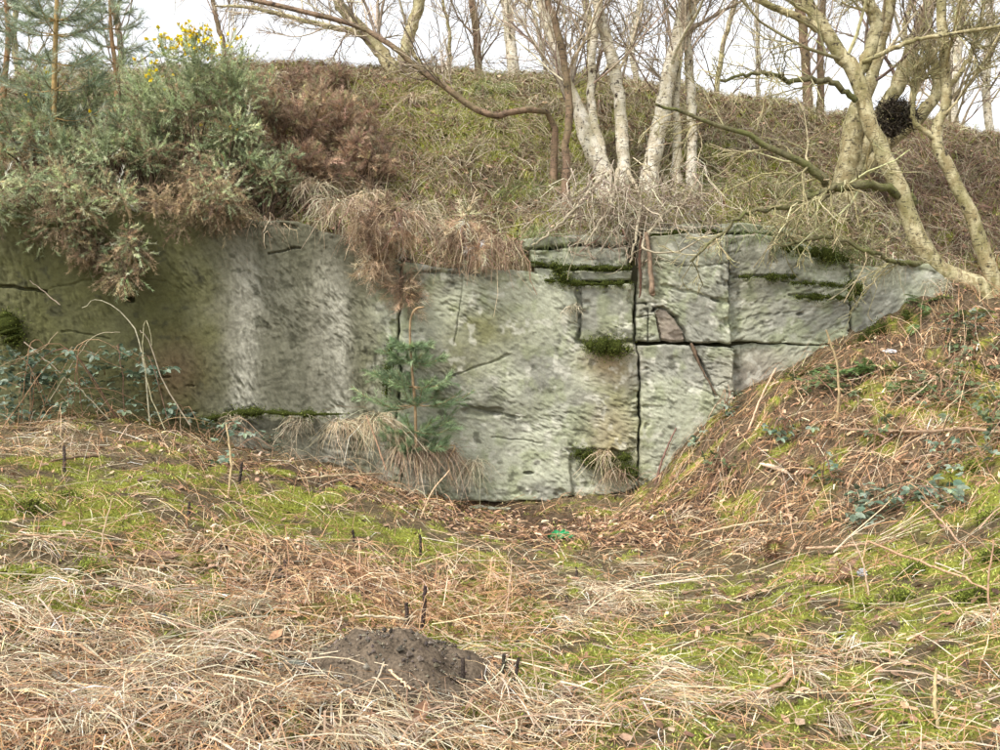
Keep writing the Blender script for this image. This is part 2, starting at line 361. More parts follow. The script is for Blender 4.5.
c = mix(c, lin((84, 68, 56)) * (0.6 + 0.8 * n3)[..., None], lit * 0.9)
c = mix(c, lin((100, 86, 66)) * (0.45 + 0.8 * n3)[..., None], stw * 0.8)
c = mix(c, lin((124, 128, 52)) * (0.5 + 0.9 * n2)[..., None], moss * 0.95)
Z = Z + moss * (n2 - 0.35) * 0.05
g = Geo(); ny, nx = X.shape
i = (np.arange(ny - 1)[:, None] * nx + np.arange(nx - 1)[None]).ravel()
g.add(np.stack([X, Y, Z], -1), c.reshape(-1, 3), quads=np.stack([i, i + 1, i + nx + 1, i + nx], 1))
tag(g.build('ground', M_ground), 'mossy quarry floor and bank of litter and soil', 'ground', kind='structure')

# ------------------------------------------------------------------ quarry face
face = thing('rock_face', 'old quarried sandstone rock face with hewn tool marks and algae stains', 'rock face', (0, 9.7, 0))
YR = 9.5
def chisel(x, z, ang, s, fx=13.0, fz=46.0):
    """short slanted tool strokes, 0..1"""
    r = 0
    for k, da in enumerate((-16, 0, 17)):      # strokes laid in three slightly different directions, patch by patch
        an = R(ang + da); ca, sa = math.cos(an), math.sin(an)
        wz = z + (fbm(x * 3.1 + k * 7, z * 3.1, 2, s + 3) - 0.5) * 0.10
        u = x * ca + wz * sa; v = -x * sa + wz * ca
        b = 0.65 * vn(u * fx + k * 3.7, v * fz, s + k) + 0.35 * vn(u * fx * 2.1, v * fz * 1.9 + k, s + k + 20)
        m = fbm(x * 2.3 + 11 * k, z * 2.3 - 5 * k, 2, s + 31 + k) ** 3; r = r + np.stack([b * m, m])
    return r[0] / r[1]
def seg_dist(px, py, poly):
    d = np.full(np.shape(px), 1e9)
    for (ax, ay), (bx, by) in zip(poly[:-1], poly[1:]):
        t = np.clip(((px - ax) * (bx - ax) + (py - ay) * (by - ay)) / ((bx - ax) ** 2 + (by - ay) ** 2), 0, 1)
        d = np.minimum(d, np.hypot(px - ax - t * (bx - ax), py - ay - t * (by - ay)))
    return d
def blob(px, py, cx, cy, rx, ry):
    return np.exp(-((px - cx) / rx) ** 2 - ((py - cy) / ry) ** 2)
def rock_colour(qx, qy, x, z, ch, s):
    """natural stains of the stone, in survey units (1 unit is about 1 cm on the face)"""
    f1 = fbm(x * 2.2, z * 2.2, 4, 61); f2 = fbm(x * 7, z * 7, 4, 71); f3 = fbm(x * 26, z * 26, 3, 81)
    pale = lin((164, 166, 146)); grey = lin((138, 138, 126)); grn = lin((140, 146, 114)); olv = lin((108, 107, 74))
    c = mix(grey, pale, ss(0.35, 0.65, f1)); c = mix(c, grn, ss(0.45, 0.7, f2) * 0.6)
    # damp dark left-hand part with vertical run-off streaks
    left = ss(400, 345, qx + (f1 - 0.5) * 50)
    st = fbm(qx * 0.03, qy * 0.004, 3, 91); st2 = fbm(qx * 0.09, qy * 0.006, 2, 95)
    wash = blob(qx, 0, 247, 0, 16, 1e9) * 0.8 + blob(qx, 0, 335, 0, 14, 1e9) * 0.9 + blob(qx, 0, 300, 0, 40, 1e9) * 0.25
    wash = wash * ss(235, 300, qy) * (0.4 + st2)
    dark = mix(lin((90, 89, 72)), lin((114, 112, 96)), ss(0.35, 0.65, st)); dark = mix(dark, lin((172, 170, 156)), np.clip(wash, 0, 1) * 0.85 * ss(0.2, 0.7, ch))
    ol = ss(235, 195, qx + (f1 - 0.5) * 60); dark = mix(dark, lin((86, 86, 52)) , ol * (0.65 + 0.35 * f2))
    dark = mix(dark, lin((104, 82, 64)), blob(qx, qy, 180, 372, 26, 32) * 0.6); dark = mix(dark, lin((112, 110, 82)), ss(350, 375, qx) * 0.6)
    c = mix(c, dark, left)
    # olive algae patches
    for cx, cy, rx, ry, wg in ((490, 330, 38, 22, .9), (455, 360, 40, 30, .6), (430, 290, 30, 20, .4), (600, 460, 40, 14, .5), (660, 240, 20, 20, .4), (755, 280, 18, 50, .35), (620, 400, 18, 70, .45)):
        c = mix(c, olv * (0.75 + 0.5 * f3)[..., None], np.clip(blob(qx, qy, cx, cy, rx, ry) * wg * (0.5 + f2), 0, 0.9))
    c = mix(c, lin((148, 116, 84)), blob(qx, qy, 606, 360, 22, 20) * 0.6); c = mix(c, lin((142, 132, 120)), ss(345, 352, qy) * blob(qx, qy, 760, 380, 40, 40) * 0.8)
    c = mix(c, lin((112, 110, 100)), blob(qx, qy, 500, 410, 60, 16) * 0.55 * (0.4 + f2)); c = mix(c, lin((150, 128, 84)), blob(qx, qy, 612, 440, 24, 40) * 0.45)
    c = mix(c, lin((112, 102, 88)), blob(qx, qy, 645, 245, 14, 60) * 0.6)
    c = mix(c, lin((202, 200, 186)), ss(0.62, 0.75, fbm(x * 11, z * 11, 3, 101)) * 0.45 * (1 - left))
    c = mix(c, lin((60, 60, 46)), ss(0.66, 0.78, fbm(x * 9 + 4, z * 14, 4, 111)) * 0.6)
    # dirt that sits in the tool strokes, pale worn ridges
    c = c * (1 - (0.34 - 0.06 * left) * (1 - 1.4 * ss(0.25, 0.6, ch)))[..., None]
    c = c * (0.84 + 0.32 * f3)[..., None]
    return np.clip(c, 0.01, 0.8)
def slab(top, bot, off, depth=0.5, res=0.008, ang=-24, seed=0, relief=0.03, label=None, hook=None, rnd=0.014, wob=0.03, lean=0.0):
    """a block of the face: top and bottom outlines as survey polylines, left to right"""
    top = np.array(top, float); bot = np.array(bot, float)
    W = max(np.ptp(top[:, 0]), np.ptp(bot[:, 0])) * YR / F; H = (bot[:, 1].mean() - top[:, 1].mean()) * YR / F
    nu = max(6, int(W / res)); nv = max(6, int(H / res))
    u = np.linspace(0, 1, nu + 1); v = np.linspace(0, 1, nv + 1)
    def along(pl, t):
        s = np.r_[0, np.cumsum(np.hypot(*np.diff(pl, axis=0).T))]; s /= s[-1]
        return np.stack([np.interp(t, s, pl[:, 0]), np.interp(t, s, pl[:, 1])], -1)
    T = along(top, u); B = along(bot, u)
    q = T[None] * (1 - v)[:, None, None] + B[None] * v[:, None, None]
    qx, qy = q[..., 0], q[..., 1]
    p = P(qx, qy, YR); x, z = p[..., 0], p[..., 2]
    x = x + (fbm(x * 4, z * 4, 4, 1) - 0.5) * wob * 2; z = z + (fbm(x * 4 + 7, z * 4, 4, 2) - 0.5) * wob * 2
    x = x + (fbm(x * 9, z * 9, 3, seed + 1) - 0.5) * 0.022; z = z + (fbm(x * 9 + 7, z * 9, 3, seed + 2) - 0.5) * 0.022
    eu = np.minimum(u, 1 - u) * W; ev = np.minimum(v, 1 - v) * H
    ed = np.minimum(eu[None], ev[:, None]) + (fbm(x * 8, z * 8, 3, seed + 4) - 0.5) * 0.03
    ch = chisel(x, z, ang, seed); ch2 = chisel(x, z, ang - 8, seed + 50, 19, 62)
    sh = ss(0.22, 0.58, ch) + 0.35 * (ch - 0.5)
    am = 0.25 + 1.0 * ss(0.3, 0.7, fbm(x * 2.7 + 3, z * 2.7, 3, seed + 90))      # hewn hard here, worn smooth there
    rel = (sh - 0.6) * relief * 0.48 * am + (ch2 - 0.5) * relief * 0.55 * am + (fbm(x * 22, z * 30, 3, seed + 92) - 0.5) * 0.012 - 0.05 * ss(0.55, 0.75, fbm(x * 7, z * 11, 4, seed + 6)) * ss(0.16, 0.0, ed) + (fbm(x * 1.6, z * 1.6, 3, seed + 7) - 0.5) * 0.09
    y = yface(x) + off - rel + rnd * 2.2 * np.clip(1 - np.clip(ed, 0, 1) / rnd, 0, 1) ** 2 + lean * v[:, None]
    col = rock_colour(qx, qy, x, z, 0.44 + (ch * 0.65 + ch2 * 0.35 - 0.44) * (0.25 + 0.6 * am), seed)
    if hook: y, col = hook(qx, qy, x, z, y, col)
    g = Geo(); n0 = (nv + 1) * (nu + 1)
    i = (np.arange(nv)[:, None] * (nu + 1) + np.arange(nu)[None]).ravel()
    vv = np.stack([x, y, z], -1).reshape(-1, 3)
    idx = np.arange(n0).reshape(nv + 1, nu + 1)
    ring = np.r_[idx[0, :-1], idx[:-1, -1], idx[-1, :0:-1], idx[:0:-1, 0]]
    back = vv[ring].copy(); back[:, 1] = np.maximum(yface(back[:, 0]) + off + depth, back[:, 1] + 0.05)
    m = len(ring); k = np.arange(m); k2 = (k + 1) % m
    quads = np.concatenate([np.stack([i, i + nu + 1, i + nu + 2, i + 1], 1), np.stack([ring[k], ring[k2], n0 + k2, n0 + k], 1)])
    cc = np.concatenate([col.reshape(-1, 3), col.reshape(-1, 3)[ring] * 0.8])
    g.add(np.concatenate([vv, back]), cc, quads=quads)
    o = g.build('rock_slab', M_rock, face)
    if label: o['label'] = label
    return o
def groove(poly, wid, dep):
    def h(qx, qy, x, z, y, col):
        d = seg_dist(qx, qy, poly) * YR / F + (fbm(x * 15, z * 15, 2, 3) - 0.5) * 0.012
        k = 1 - ss(wid * 0.4, wid, d); return y + dep * k, col
    return h
def chain(*hs):
    def h(qx, qy, x, z, y, col):
        for f in hs: y, col = f(qx, qy, x, z, y, col)
        return y, col
    return h
def pit(cx, cy, rx, ry, dep):
    def h(qx, qy, x, z, y, col):
        d = np.hypot((qx - cx) / rx, (qy - cy) / ry) + (fbm(x * 9, z * 9, 2, 8) - 0.5) * 0.9
        return y + dep * (1 - ss(0.5, 1.0, d)), col
    return h
def step(cond, dep, w=4):
    """part of a slab that stands back, beyond a line: cond(qx,qy) > 0, in survey units"""
    def h(qx, qy, x, z, y, col):
        c = cond(qx, qy) + (fbm(x * 6, z * 6, 3, 18) - 0.5) * 8
        return y + dep * ss(-w / 2, w / 2, c), col
    return h
# big damp slab on the left
hA = chain(groove([(0, 292), (30, 288), (62, 293)], .02, .07), groove([(60, 292), (100, 283), (170, 280)], .009, .012), groove([(75, 332), (100, 335), (120, 338)], .010, .02), pit(138, 302, 5, 4, .12), groove([(268, 253), (300, 248)], .012, .04),
           pit(172, 377, 7, 1.4, .03), pit(195, 385, 5, 1.4, .03), groove([(0, 340), (60, 350), (100, 362)], .008, .012))
slab([(-90, 205), (60, 210), (200, 216), (300, 222), (350, 240), (401, 262)], [(-90, 436), (100, 424), (250, 417), (330, 419), (396, 424)], 0.0, ang=-62, seed=11, relief=0.022, hook=hA, label='dark damp left-hand slab with pale run-off streaks')
slab([(-90, 428), (60, 423), (100, 416), (160, 418), (250, 411), (290, 414), (330, 412), (370, 418), (402, 421)], [(-90, 540), (100, 530), (250, 520), (330, 524), (402, 530)], -0.07, ang=-40, seed=23, relief=0.025, label='low ledge under the damp slab')
# broad pale slab in the middle
hB = chain(step(lambda a, b: np.minimum(a - 577, 344 - b), 0.10), groove([(388, 400), (430, 400), (470, 408), (520, 418)], .014, .04), groove([(455, 345), (462, 290), (466, 268)], .010, .02), groove([(452, 376), (480, 366), (508, 356)], .012, .02),
           pit(485, 412, 26, 5, .05), pit(440, 402, 30, 4, .04), pit(529, 473, 6, 2, .08), pit(605, 458, 34, 10, .07), step(lambda a, b: np.minimum(b - 447, a - 570) , 0.05), groove([(492, 438), (540, 442)], .010, .02),
           groove([(405, 275), (440, 270), (480, 276)], .016, .04))
slab([(403, 262), (470, 268), (532, 272), (580, 286), (636, 284)], [(396, 502), (470, 502), (540, 499), (600, 496), (638, 492)], -0.03, ang=-26, seed=37, relief=0.03, hook=hB, label='broad pale middle slab covered in slanting tool marks')
slab([(404, 515), (470, 506), (540, 504), (600, 500), (622, 497)], [(404, 545), (470, 540), (540, 538), (600, 535), (622, 530)], -0.10, ang=-26, seed=41, relief=0.02, label='low pale course at the foot of the face')
slab([(582, 286), (600, 287), (634, 285)], [(580, 341), (600, 343), (635, 342)], 0.0, ang=-30, seed=43, relief=0.022, res=0.01)
slab([(528, 250), (560, 246), (600, 246), (628, 248)], [(530, 264), (570, 266), (600, 265), (628, 266)], 0.02, ang=-20, seed=47, relief=0.02, res=0.01)
slab([(534, 268), (570, 270), (600, 270), (632, 270)], [(540, 278), (575, 281), (605, 280), (632, 281)], 0.0, ang=-20, seed=53, relief=0.02, res=0.01)
slab([(520, 238), (560, 234), (600, 234), (626, 236)], [(524, 247), (560, 243), (600, 243), (626, 245)], 0.06, ang=-20, seed=54, relief=0.02, res=0.01)
# jointed blocks to the right of the open vertical joint
arc = [(652, 312), (656, 308), (661, 307), (667, 310), (674, 318), (680, 328), (685, 341)]
def lens(qx, qy, x, z, y, col):
    xs_ = np.interp(qy, [q[1] for q in arc[2:]], [q[0] for q in arc[2:]]); xl = np.interp(qy, [307, 312, 341], [660, 654, 660])
    k = ss(0, 2, xs_ - qx) * ss(0, 2, qx - xl) * ss(306, 309, qy)
    return y + 0.035 * k, mix(col, lin((140, 128, 116)) * (0.8 + 0.4 * fbm(x * 30, z * 30, 2, 5))[..., None], k * 0.85)
hC = chain(lens, groove(arc, .016, .10), groove([(654, 312), (659, 326), (661, 341)], .012, .05), groove([(636, 303), (655, 303)], .014, .05), groove([(648, 303), (648, 341)], .011, .05), groove([(636, 318), (650, 316)], .010, .04),
           groove([(662, 285), (690, 291), (722, 303)], .018, .03), step(lambda a, b: np.minimum(648 - a, 305 - b), 0.12), groove([(686, 322), (702, 340)], .006, .015), groove([(655, 262), (700, 266), (728, 262)], .012, .02), pit(716, 300, 8, 3, .04))
slab([(642, 240), (670, 236), (700, 234), (724, 236)], [(637, 342), (670, 342), (700, 342), (730, 342)], -0.06, ang=-38, seed=59, relief=0.03, res=0.008, hook=hC, label='block with an arched crack and a pinkish lens of bare stone')
hC2 = chain(groove([(690, 345), (699, 362), (708, 378), (717, 396)], .018, .09), groove([(717, 385), (728, 380), (735, 392), (733, 402)], .008, .015))
slab([(639, 346), (670, 345), (700, 345), (726, 345.5), (732, 347)], [(640, 500), (670, 494), (700, 480), (726, 450), (738, 440)], -0.05, ang=-28, seed=67, relief=0.032, res=0.008, hook=hC2, label='lower block split by a long slanting crack')
hD = chain(groove([(735, 277), (760, 276), (797, 276)], .018, .05), groove([(785, 282), (820, 283), (852, 286)], .014, .05), groove([(792, 296), (820, 296), (852, 297)], .016, .06), step(lambda a, b: np.minimum(260 - b, a - 775), 0.09), pit(800, 315, 4, 2, .06), groove([(730, 322), (760, 314), (800, 312)], .008, .012))
slab([(727, 234), (760, 233), (800, 240), (849, 258)], [(731, 341), (760, 343), (800, 344), (850, 344)], 0.08, ang=24, seed=71, relief=0.026, hook=hD, label='upper right-hand slab with mossy horizontal joints')
slab([(733, 345), (760, 344.3), (800, 344.8), (850, 344.8)], [(738, 450), (760, 440), (800, 420), (850, 390)], 0.10, ang=28, seed=73, relief=0.016)
slab([(853, 262), (880, 266), (896, 258), (912, 266), (924, 264), (945, 284)], [(852, 370), (880, 360), (910, 340), (945, 330)], 0.09, ang=34, seed=79, relief=0.02, label='small pale end slab beside the leaning birch')
slab([(640, 228), (700, 222), (760, 222), (800, 226)], [(640, 236), (700, 231), (760, 231), (800, 236)], 0.14, ang=10, seed=83, relief=0.02)
# dark rock fill behind the joints, its colour standing in for crack shade
g = Geo(); xx = np.linspace(-5.6, 4.3, 120); zt = np.interp(xx, [-5.6, -1, -0.5, 1.5, 3.2, 4.3], [2.5, 2.2, 2.1, 2.3, 2.15, 1.9])
vv = np.concatenate([np.c_[xx, yface(xx) + 0.17, zt], np.c_[xx, yface(xx) + 0.17, np.full(120, -0.5)], np.c_[xx, yface(xx) + 0.6, zt]])
k = np.arange(119); g.add(vv, lin((70, 68, 50)), quads=np.concatenate([np.stack([k, k + 120, k + 121, k + 1], 1), np.stack([k + 240, k, k + 1, k + 241], 1)]))
g.build('dark_crack_fill', M_rock, face)

# ------------------------------------------------------------------ ground cover nobody could count
def scatter(n, y0, y1, spread=0.9):
    """points on the quarry floor and slope, thinning out with distance from the path"""
    n = int(n * 1.25)
    t = rng.random(n)
    y = np.exp(np.log(y0) + t * (np.log(y1) - np.log(y0))); x = (rng.random(n) * 2 - 1) * spread * y
    return x, y
def floor_ok(x, y): return y < yface(np.clip(x, -8, 8)) - 0.02 + 0.9 * ss(4.1, 4.6, x)
def on_mound(x, y): return ((x - MND[0]) / 0.36) ** 2 + ((y - MND[1]) / 0.30) ** 2 < 1
MND = G(398, 668)[:2]
def masks(x, y):
    n1 = fbm(x * 1.8, y * 1.8, 4, 21); n2 = fbm(x * 6, y * 6, 3, 31)
    return dict(moss=ss(0.52, 0.85, zw('moss', x, y) * 0.60 + n1 * 0.7 + (n2 - 0.5) * 2.0 + (fbm(x * 20, y * 20, 2, 41) - 0.5) * 0.8 - 0.12),
                brk=ss(0.3, 1.1, zw('bracken', x, y) * 0.6 + n1 * 0.6 + (n2 - 0.5) * 1.0 - 0.05),
                lit=ss(0.4, 0.9, zw('litter', x, y) + (n2 - 0.5) * 0.4), stw=ss(0.35, 0.9, zw('straw', x, y) + (n2 - 0.5) * 0.5))
STRAW = [(216, 201, 168, 4), (196, 178, 144, 4), (234, 224, 198, 1.6), (174, 148, 116, 4), (142, 114, 90, 3)]
BRACK = [(182, 144, 106, 4), (158, 120, 88, 4), (198, 164, 126, 3), (126, 96, 72, 2), (216, 190, 154, 2)]
def gaps(x, y): return ss(0.40, 0.56, fbm(x * 3.4, y * 3.4, 3, 66))     # bare dark hollows in the mat
def lying(g, x, y, az, L, W, col, lift=0.03, arch=0.02, segs=3, rise=0.0, tilt=0.5):
    """stalks lying on the ground"""
    N = len(x); t = np.linspace(0, 1, segs + 1)
    curl = rng.normal(0, 0.35, N)
    ang = az[:, None] + curl[:, None] * (t - 0.5)
    step_ = (L / segs)[:, None] * np.ones(segs + 1)
    dx = np.cumsum(np.cos(ang) * step_, 1); dy = np.cumsum(np.sin(ang) * step_, 1)
    px_ = x[:, None] + dx - dx.mean(1, keepdims=True); py_ = y[:, None] + dy - dy.mean(1, keepdims=True)
    lim = yface(np.clip(px_, -8, 8)) - 0.03 + 3 * ss(4.1, 4.6, px_); near = (y < 9.55) 
    py_ = np.where(near[:, None], np.minimum(py_, lim), py_)
    z = gz(px_, py_) + (rng.random(N) ** 1.5 * lift)[:, None] + 0.006 + (arch * rng.random(N))[:, None] * np.sin(np.pi * t) + (rise * rng.random(N) * L)[:, None] * t
    # stiff stalks bridge the hollows
    zl = z[:, :1] * (1 - t) + z[:, -1:] * t; z = np.maximum(z * 0.4 + zl * 0.6, z - 0.01)
    ribbons(g, np.stack([px_, py_, z], -1), W, col, tilt)
def flow(x, y):
    """combed direction of the flattened grass"""
    return -1.0 + 0.8 * ss(-0.5, 2.0, x) + (fbm(x * 0.8, y * 0.8, 2, 55) - 0.5) * 4.0 + (fbm(x * 2.5, y * 2.5, 2, 57) - 0.5) * 2.4
# 1 flattened pale grass stalks
g = Geo(); x, y = scatter(80000, 2.3, 8.9); m = masks(x, y)
keep = floor_ok(x, y) & ~on_mound(x, y) & (rng.random(len(x)) < np.clip(0.26 + 0.55 * m['stw'] - 0.10 * m['moss'] - 0.15 * m['brk'] - 0.3 * m['lit'], 0.03, 1) * (0.3 + 0.7 * gaps(x, y)))
x, y = x[keep], y[keep]; N = len(x)
az = flow(x, y) + rng.normal(0, 0.7, N) + (rng.random(N) < 0.12) * rng.uniform(-1.5, 1.5, N)
col = pick(STRAW, N, 0.16)
lying(g, x, y, az, rng.uniform(0.05, 0.26, N) * np.where(rng.random(N) < 0.08, 1.7, 1), rng.uniform(0.0024, 0.0058, N), col, 0.055, 0.03, 3, 0.10)
x, y = scatter(3000, 2.3, 8.5); m = masks(x, y); keep = floor_ok(x, y) & (rng.random(len(x)) < np.clip(0.25 + 0.75 * m['stw'] - 0.2 * m['lit'], 0.05, 1)); x, y = x[keep], y[keep]; N = len(x)
lying(g, x, y, flow(x, y) + rng.normal(0, 0.8, N), rng.uniform(0.2, 0.6, N), rng.uniform(0.005, 0.0105, N), pick([(194, 180, 150, 3), (176, 156, 126, 3), (162, 132, 106, 3), (208, 196, 170, 1)], N, 0.12), 0.10, 0.05, 3, 0.18, 0.7)
# matted tussocks: blades combed out from one root
x, y = scatter(640, 2.4, 8.6); m = masks(x, y); keep = floor_ok(x, y) & ~on_mound(x, y) & (rng.random(len(x)) < np.clip(0.16 + 0.75 * m['stw'] - 0.15 * m['moss'] - 0.3 * m['lit'], 0.04, 1)); x, y = x[keep], y[keep]; K = len(x)
nb = 42; i = np.repeat(np.arange(K), nb); N = len(i); da = flow(x, y) + rng.normal(0, 0.6, K); sp = rng.uniform(0.25, 0.9, K); LL = rng.uniform(0.12, 0.34, K)[i] * rng.uniform(0.5, 1.15, N)
az = da[i] + rng.normal(0, 1, N) * sp[i]; bx_ = x[i] + rng.normal(0, 0.022, N); by_ = y[i] + rng.normal(0, 0.022, N)
tone = np.exp(rng.normal(0, 0.22, K))[i][:, None]
lying(g, bx_ + np.cos(az) * LL * 0.5, by_ + np.sin(az) * LL * 0.5, az, LL, rng.uniform(0.003, 0.0072, N), np.clip(pick(STRAW, N, 0.12) * tone, 0, .85), 0.05, 0.06, 3, 0.05)
tag(g.build('flattened_grass', M_straw), 'pale flattened dry grass stalks lying over the quarry floor', 'dry grass', kind='stuff')
# 2 dead bracken: brown stalks and frond scraps
g = Geo(); x, y = scatter(110000, 2.3, 10.5); m = masks(x, y)
keep = floor_ok(x, y) & ~on_mound(x, y) & (rng.random(len(x)) < np.clip(0.24 + 0.65 * m['brk'] + 0.2 * m['lit'] - 0.08 * m['moss'], 0.05, 1) * (0.35 + 0.65 * gaps(x + 5, y)))
x, y = x[keep], y[keep]; N = len(x)
lying(g, x, y, rng.uniform(0, 6.28, N), rng.uniform(0.04, 0.26, N), rng.uniform(0.002, 0.006, N), pick(BRACK, N, 0.25, 1.0), 0.06, 0.06, 3, 0.3, 1.0)
# a springy upper tangle of bent stalks
x, y = scatter(9000, 3, 10.2); m = masks(x, y); keep = floor_ok(x, y) & ~on_mound(x, y) & (rng.random(len(x)) < np.clip(m['brk'] * 1.1 + 0.5 * (x < -0.3) * (y > 7.2), 0, 1)); x, y = x[keep], y[keep]; N = len(x)
lying(g, x, y, rng.uniform(0, 6.28, N), rng.uniform(0.15, 0.5, N), rng.uniform(0.003, 0.006, N), pick(BRACK + [(200, 180, 150, 3)], N, 0.2), 0.10, 0.16, 5, 0.45, 1.0)
x, y = scatter(30000, 2.3, 10.5); m = masks(x, y)
keep = floor_ok(x, y) & ~on_mound(x, y) & (rng.random(len(x)) < np.clip(0.05 + 0.9 * m['brk'] + 0.3 * m['lit'] - 0.2 * m['moss'], 0.02, 1))
x, y = x[keep], y[keep]; N = len(x)
lying(g, x, y, rng.uniform(0, 6.28, N), rng.uniform(0.03, 0.09, N), rng.uniform(0.010, 0.024, N), pick(BRACK, N, 0.3), 0.05, 0.03, 2, 0.3, 1.2)
tag(g.build('dead_bracken', M_litter), 'red-brown dead bracken scraps covering the floor and right-hand slope', 'dead bracken', kind='stuff')
# 3 leaf litter
def leaves(g, x, y, size, cols, lift=0.02, z=None):
    N = len(x); az = rng.uniform(0, 6.28, N); d = np.stack([np.cos(az), np.sin(az), rng.normal(0, 0.35, N)], -1); d = nrm(d)
    up_ = nrm(np.stack([rng.normal(0, 0.5, N), rng.normal(0, 0.5, N), np.ones(N)], -1)); s_ = nrm(np.cross(d, up_)); nn = np.cross(s_, d)
    L = size * rng.uniform(0.6, 1.3, N); W = L * rng.uniform(0.22, 0.4, N); cup = rng.uniform(-0.1, 0.3, N) * L
    c0 = np.stack([x, y, (gz(x, y) if z is None else z) + 0.008 + rng.random(N) * lift], -1)
    f = lambda a, b, k: c0 + d * (L * a)[:, None] + s_ * (W * b)[:, None] + nn * (cup * k)[:, None]
    v = np.stack([f(-.5, 0, .4), f(-.1, 1, .5), f(0, 0, 0), f(-.1, -1, .5), f(.25, .7, .6), f(.25, -.7, .6), f(.5, 0, .9)], 1).reshape(-1, 3)
    c = np.repeat(pick(cols, N, 0.25), 7, 0); o = np.arange(N)[:, None] * 7
    t = np.array([[0, 1, 2], [0, 2, 3], [1, 4, 2], [2, 5, 3], [2, 4, 6], [2, 6, 5]]); g.add(v, c, tris=(o[:, None] + t[None]).reshape(-1, 3))
DEADLEAF = [(146, 114, 88, 4), (168, 134, 104, 3), (114, 88, 68, 3), (194, 164, 132, 2), (90, 72, 58, 2)]
g = Geo(); x, y = scatter(26000, 2.4, 10.5); m = masks(x, y)
keep = floor_ok(x, y) & ~on_mound(x, y) & (rng.random(len(x)) < np.clip(0.12 + 0.9 * m['lit'] + 0.3 * m['brk'], 0.03, 1))
leaves(g, x[keep], y[keep], 0.048, DEADLEAF)
tag(g.build('leaf_litter', M_litter), 'brown birch leaf litter on the quarry floor', 'leaf litter', kind='stuff')
# 4 moss and short green grass on the floor
MOSS = [(152, 162, 58, 4), (174, 182, 72, 3), (126, 138, 50, 3), (184, 186, 96, 1.5), (104, 114, 46, 2)]
g = Geo(); x, y = scatter(230000, 2.3, 10.2); m = masks(x, y)
keep = floor_ok(x, y) & ~on_mound(x, y) & (rng.random(len(x)) < np.clip(m['moss'] * 0.98 + 0.05, 0, 1))
x, y = x[keep], y[keep]; N = len(x); b = np.stack([x, y, gz(x, y) - 0.004 + m['moss'][keep] * (fbm(x * 6, y * 6, 3, 31) - 0.35) * 0.05], -1)
h = rng.uniform(0.008, 0.022, N) * np.where(rng.random(N) < 0.03, 1.8, 1) * (0.7 + 0.06 * y)
tip = b + np.stack([rng.normal(0, .5, N), rng.normal(0, .5, N), np.ones(N)], -1) * h[:, None]
needles(g, b, tip, rng.uniform(0.007, 0.014, N), pick(MOSS, N, 0.25))
tag(g.build('floor_moss', M_moss), 'bright green moss and short grass patches on the quarry floor', 'moss', kind='stuff')
# 5 cover of the bank above the face
def bank_pts(n, y1=14.2, x0=-6.5, x1=7.5):
    x = rng.uniform(x0, x1, n); y = 9.75 + rng.random(n) ** 1.15 * (y1 - 9.75); return x, y
g = Geo(); x, y = bank_pts(90000); m = masks(x, y); N = len(x)
w_ = np.clip(0.25 + 0.5 * fbm(x * 2, y * 2, 3, 77) + 0.2 * m['brk'], 0, 1); keep = (rng.random(N) < w_) & (y > yface(x) + 0.35); x, y = x[keep], y[keep]; N = len(x)
mb = m['brk'][keep]; c = pick([(184, 170, 136, 3), (158, 144, 112, 3), (204, 192, 160, 2), (128, 110, 86, 2), (140, 142, 92, 1.5)], N, 0.2); cb = pick([(138, 104, 88, 3), (160, 122, 100, 2), (110, 82, 70, 2)], N, 0.25)
c = np.where((rng.random(N) < 0.1 + 0.6 * mb)[:, None], cb, c)
lying(g, x, y, rng.normal(-1.4, 0.9, N), rng.uniform(0.06, 0.32, N), rng.uniform(0.003, 0.008, N), c, 0.06, 0.06, 3, 0.25, 1.0)
x, y = bank_pts(16000); keep = (y > yface(x) + 0.35) & (rng.random(len(x)) < 0.2 + fbm(x * 3, y * 3, 2, 88)); x, y = x[keep], y[keep]; N = len(x)
lying(g, x, y, rng.normal(-1.4, 1.2, N), rng.uniform(0.12, 0.38, N), rng.uniform(0.003, 0.006, N), pick([(190, 176, 144, 3), (164, 150, 118, 3), (150, 152, 100, 1.5), (140, 116, 94, 2)], N, 0.2), 0.05, 0.10, 4, 0.95, 1.0)
tag(g.build('bank_grass', M_straw), 'withered brown grass and litter matting the bank above the face', 'dry grass', kind='stuff')
g = Geo(); x, y = bank_pts(14000); m = masks(x, y); keep = y > yface(x) + 0.35; leaves(g, x[keep], y[keep], 0.06, DEADLEAF, 0.05)
tag(g.build('bank_leaf_litter', M_litter), 'dark brown leaf litter on the bank under the birches', 'leaf litter', kind='stuff')
g = Geo(); x, y = bank_pts(150000); m = masks(x, y); keep = (rng.random(len(x)) < m['moss'] * 1.2 + 0.22) & (y > yface(x) + 0.33); x, y = x[keep], y[keep]; N = len(x)
b = np.stack([x, y, gz(x, y) - 0.005], -1); h = rng.uniform(0.02, 0.07, N) * np.where(rng.random(N) < 0.2, 2, 1)
needles(g, b, b + np.stack([rng.normal(0, .5, N), rng.normal(-.2, .5, N), np.ones(N)], -1) * h[:, None], rng.uniform(0.008, 0.016, N), pick([(146, 152, 68, 4), (166, 170, 84, 3), (118, 126, 58, 3), (176, 174, 106, 1)], N, 0.25))
tag(g.build('bank_moss', M_moss), 'green moss cushions and short grass on the bank', 'moss', kind='stuff')

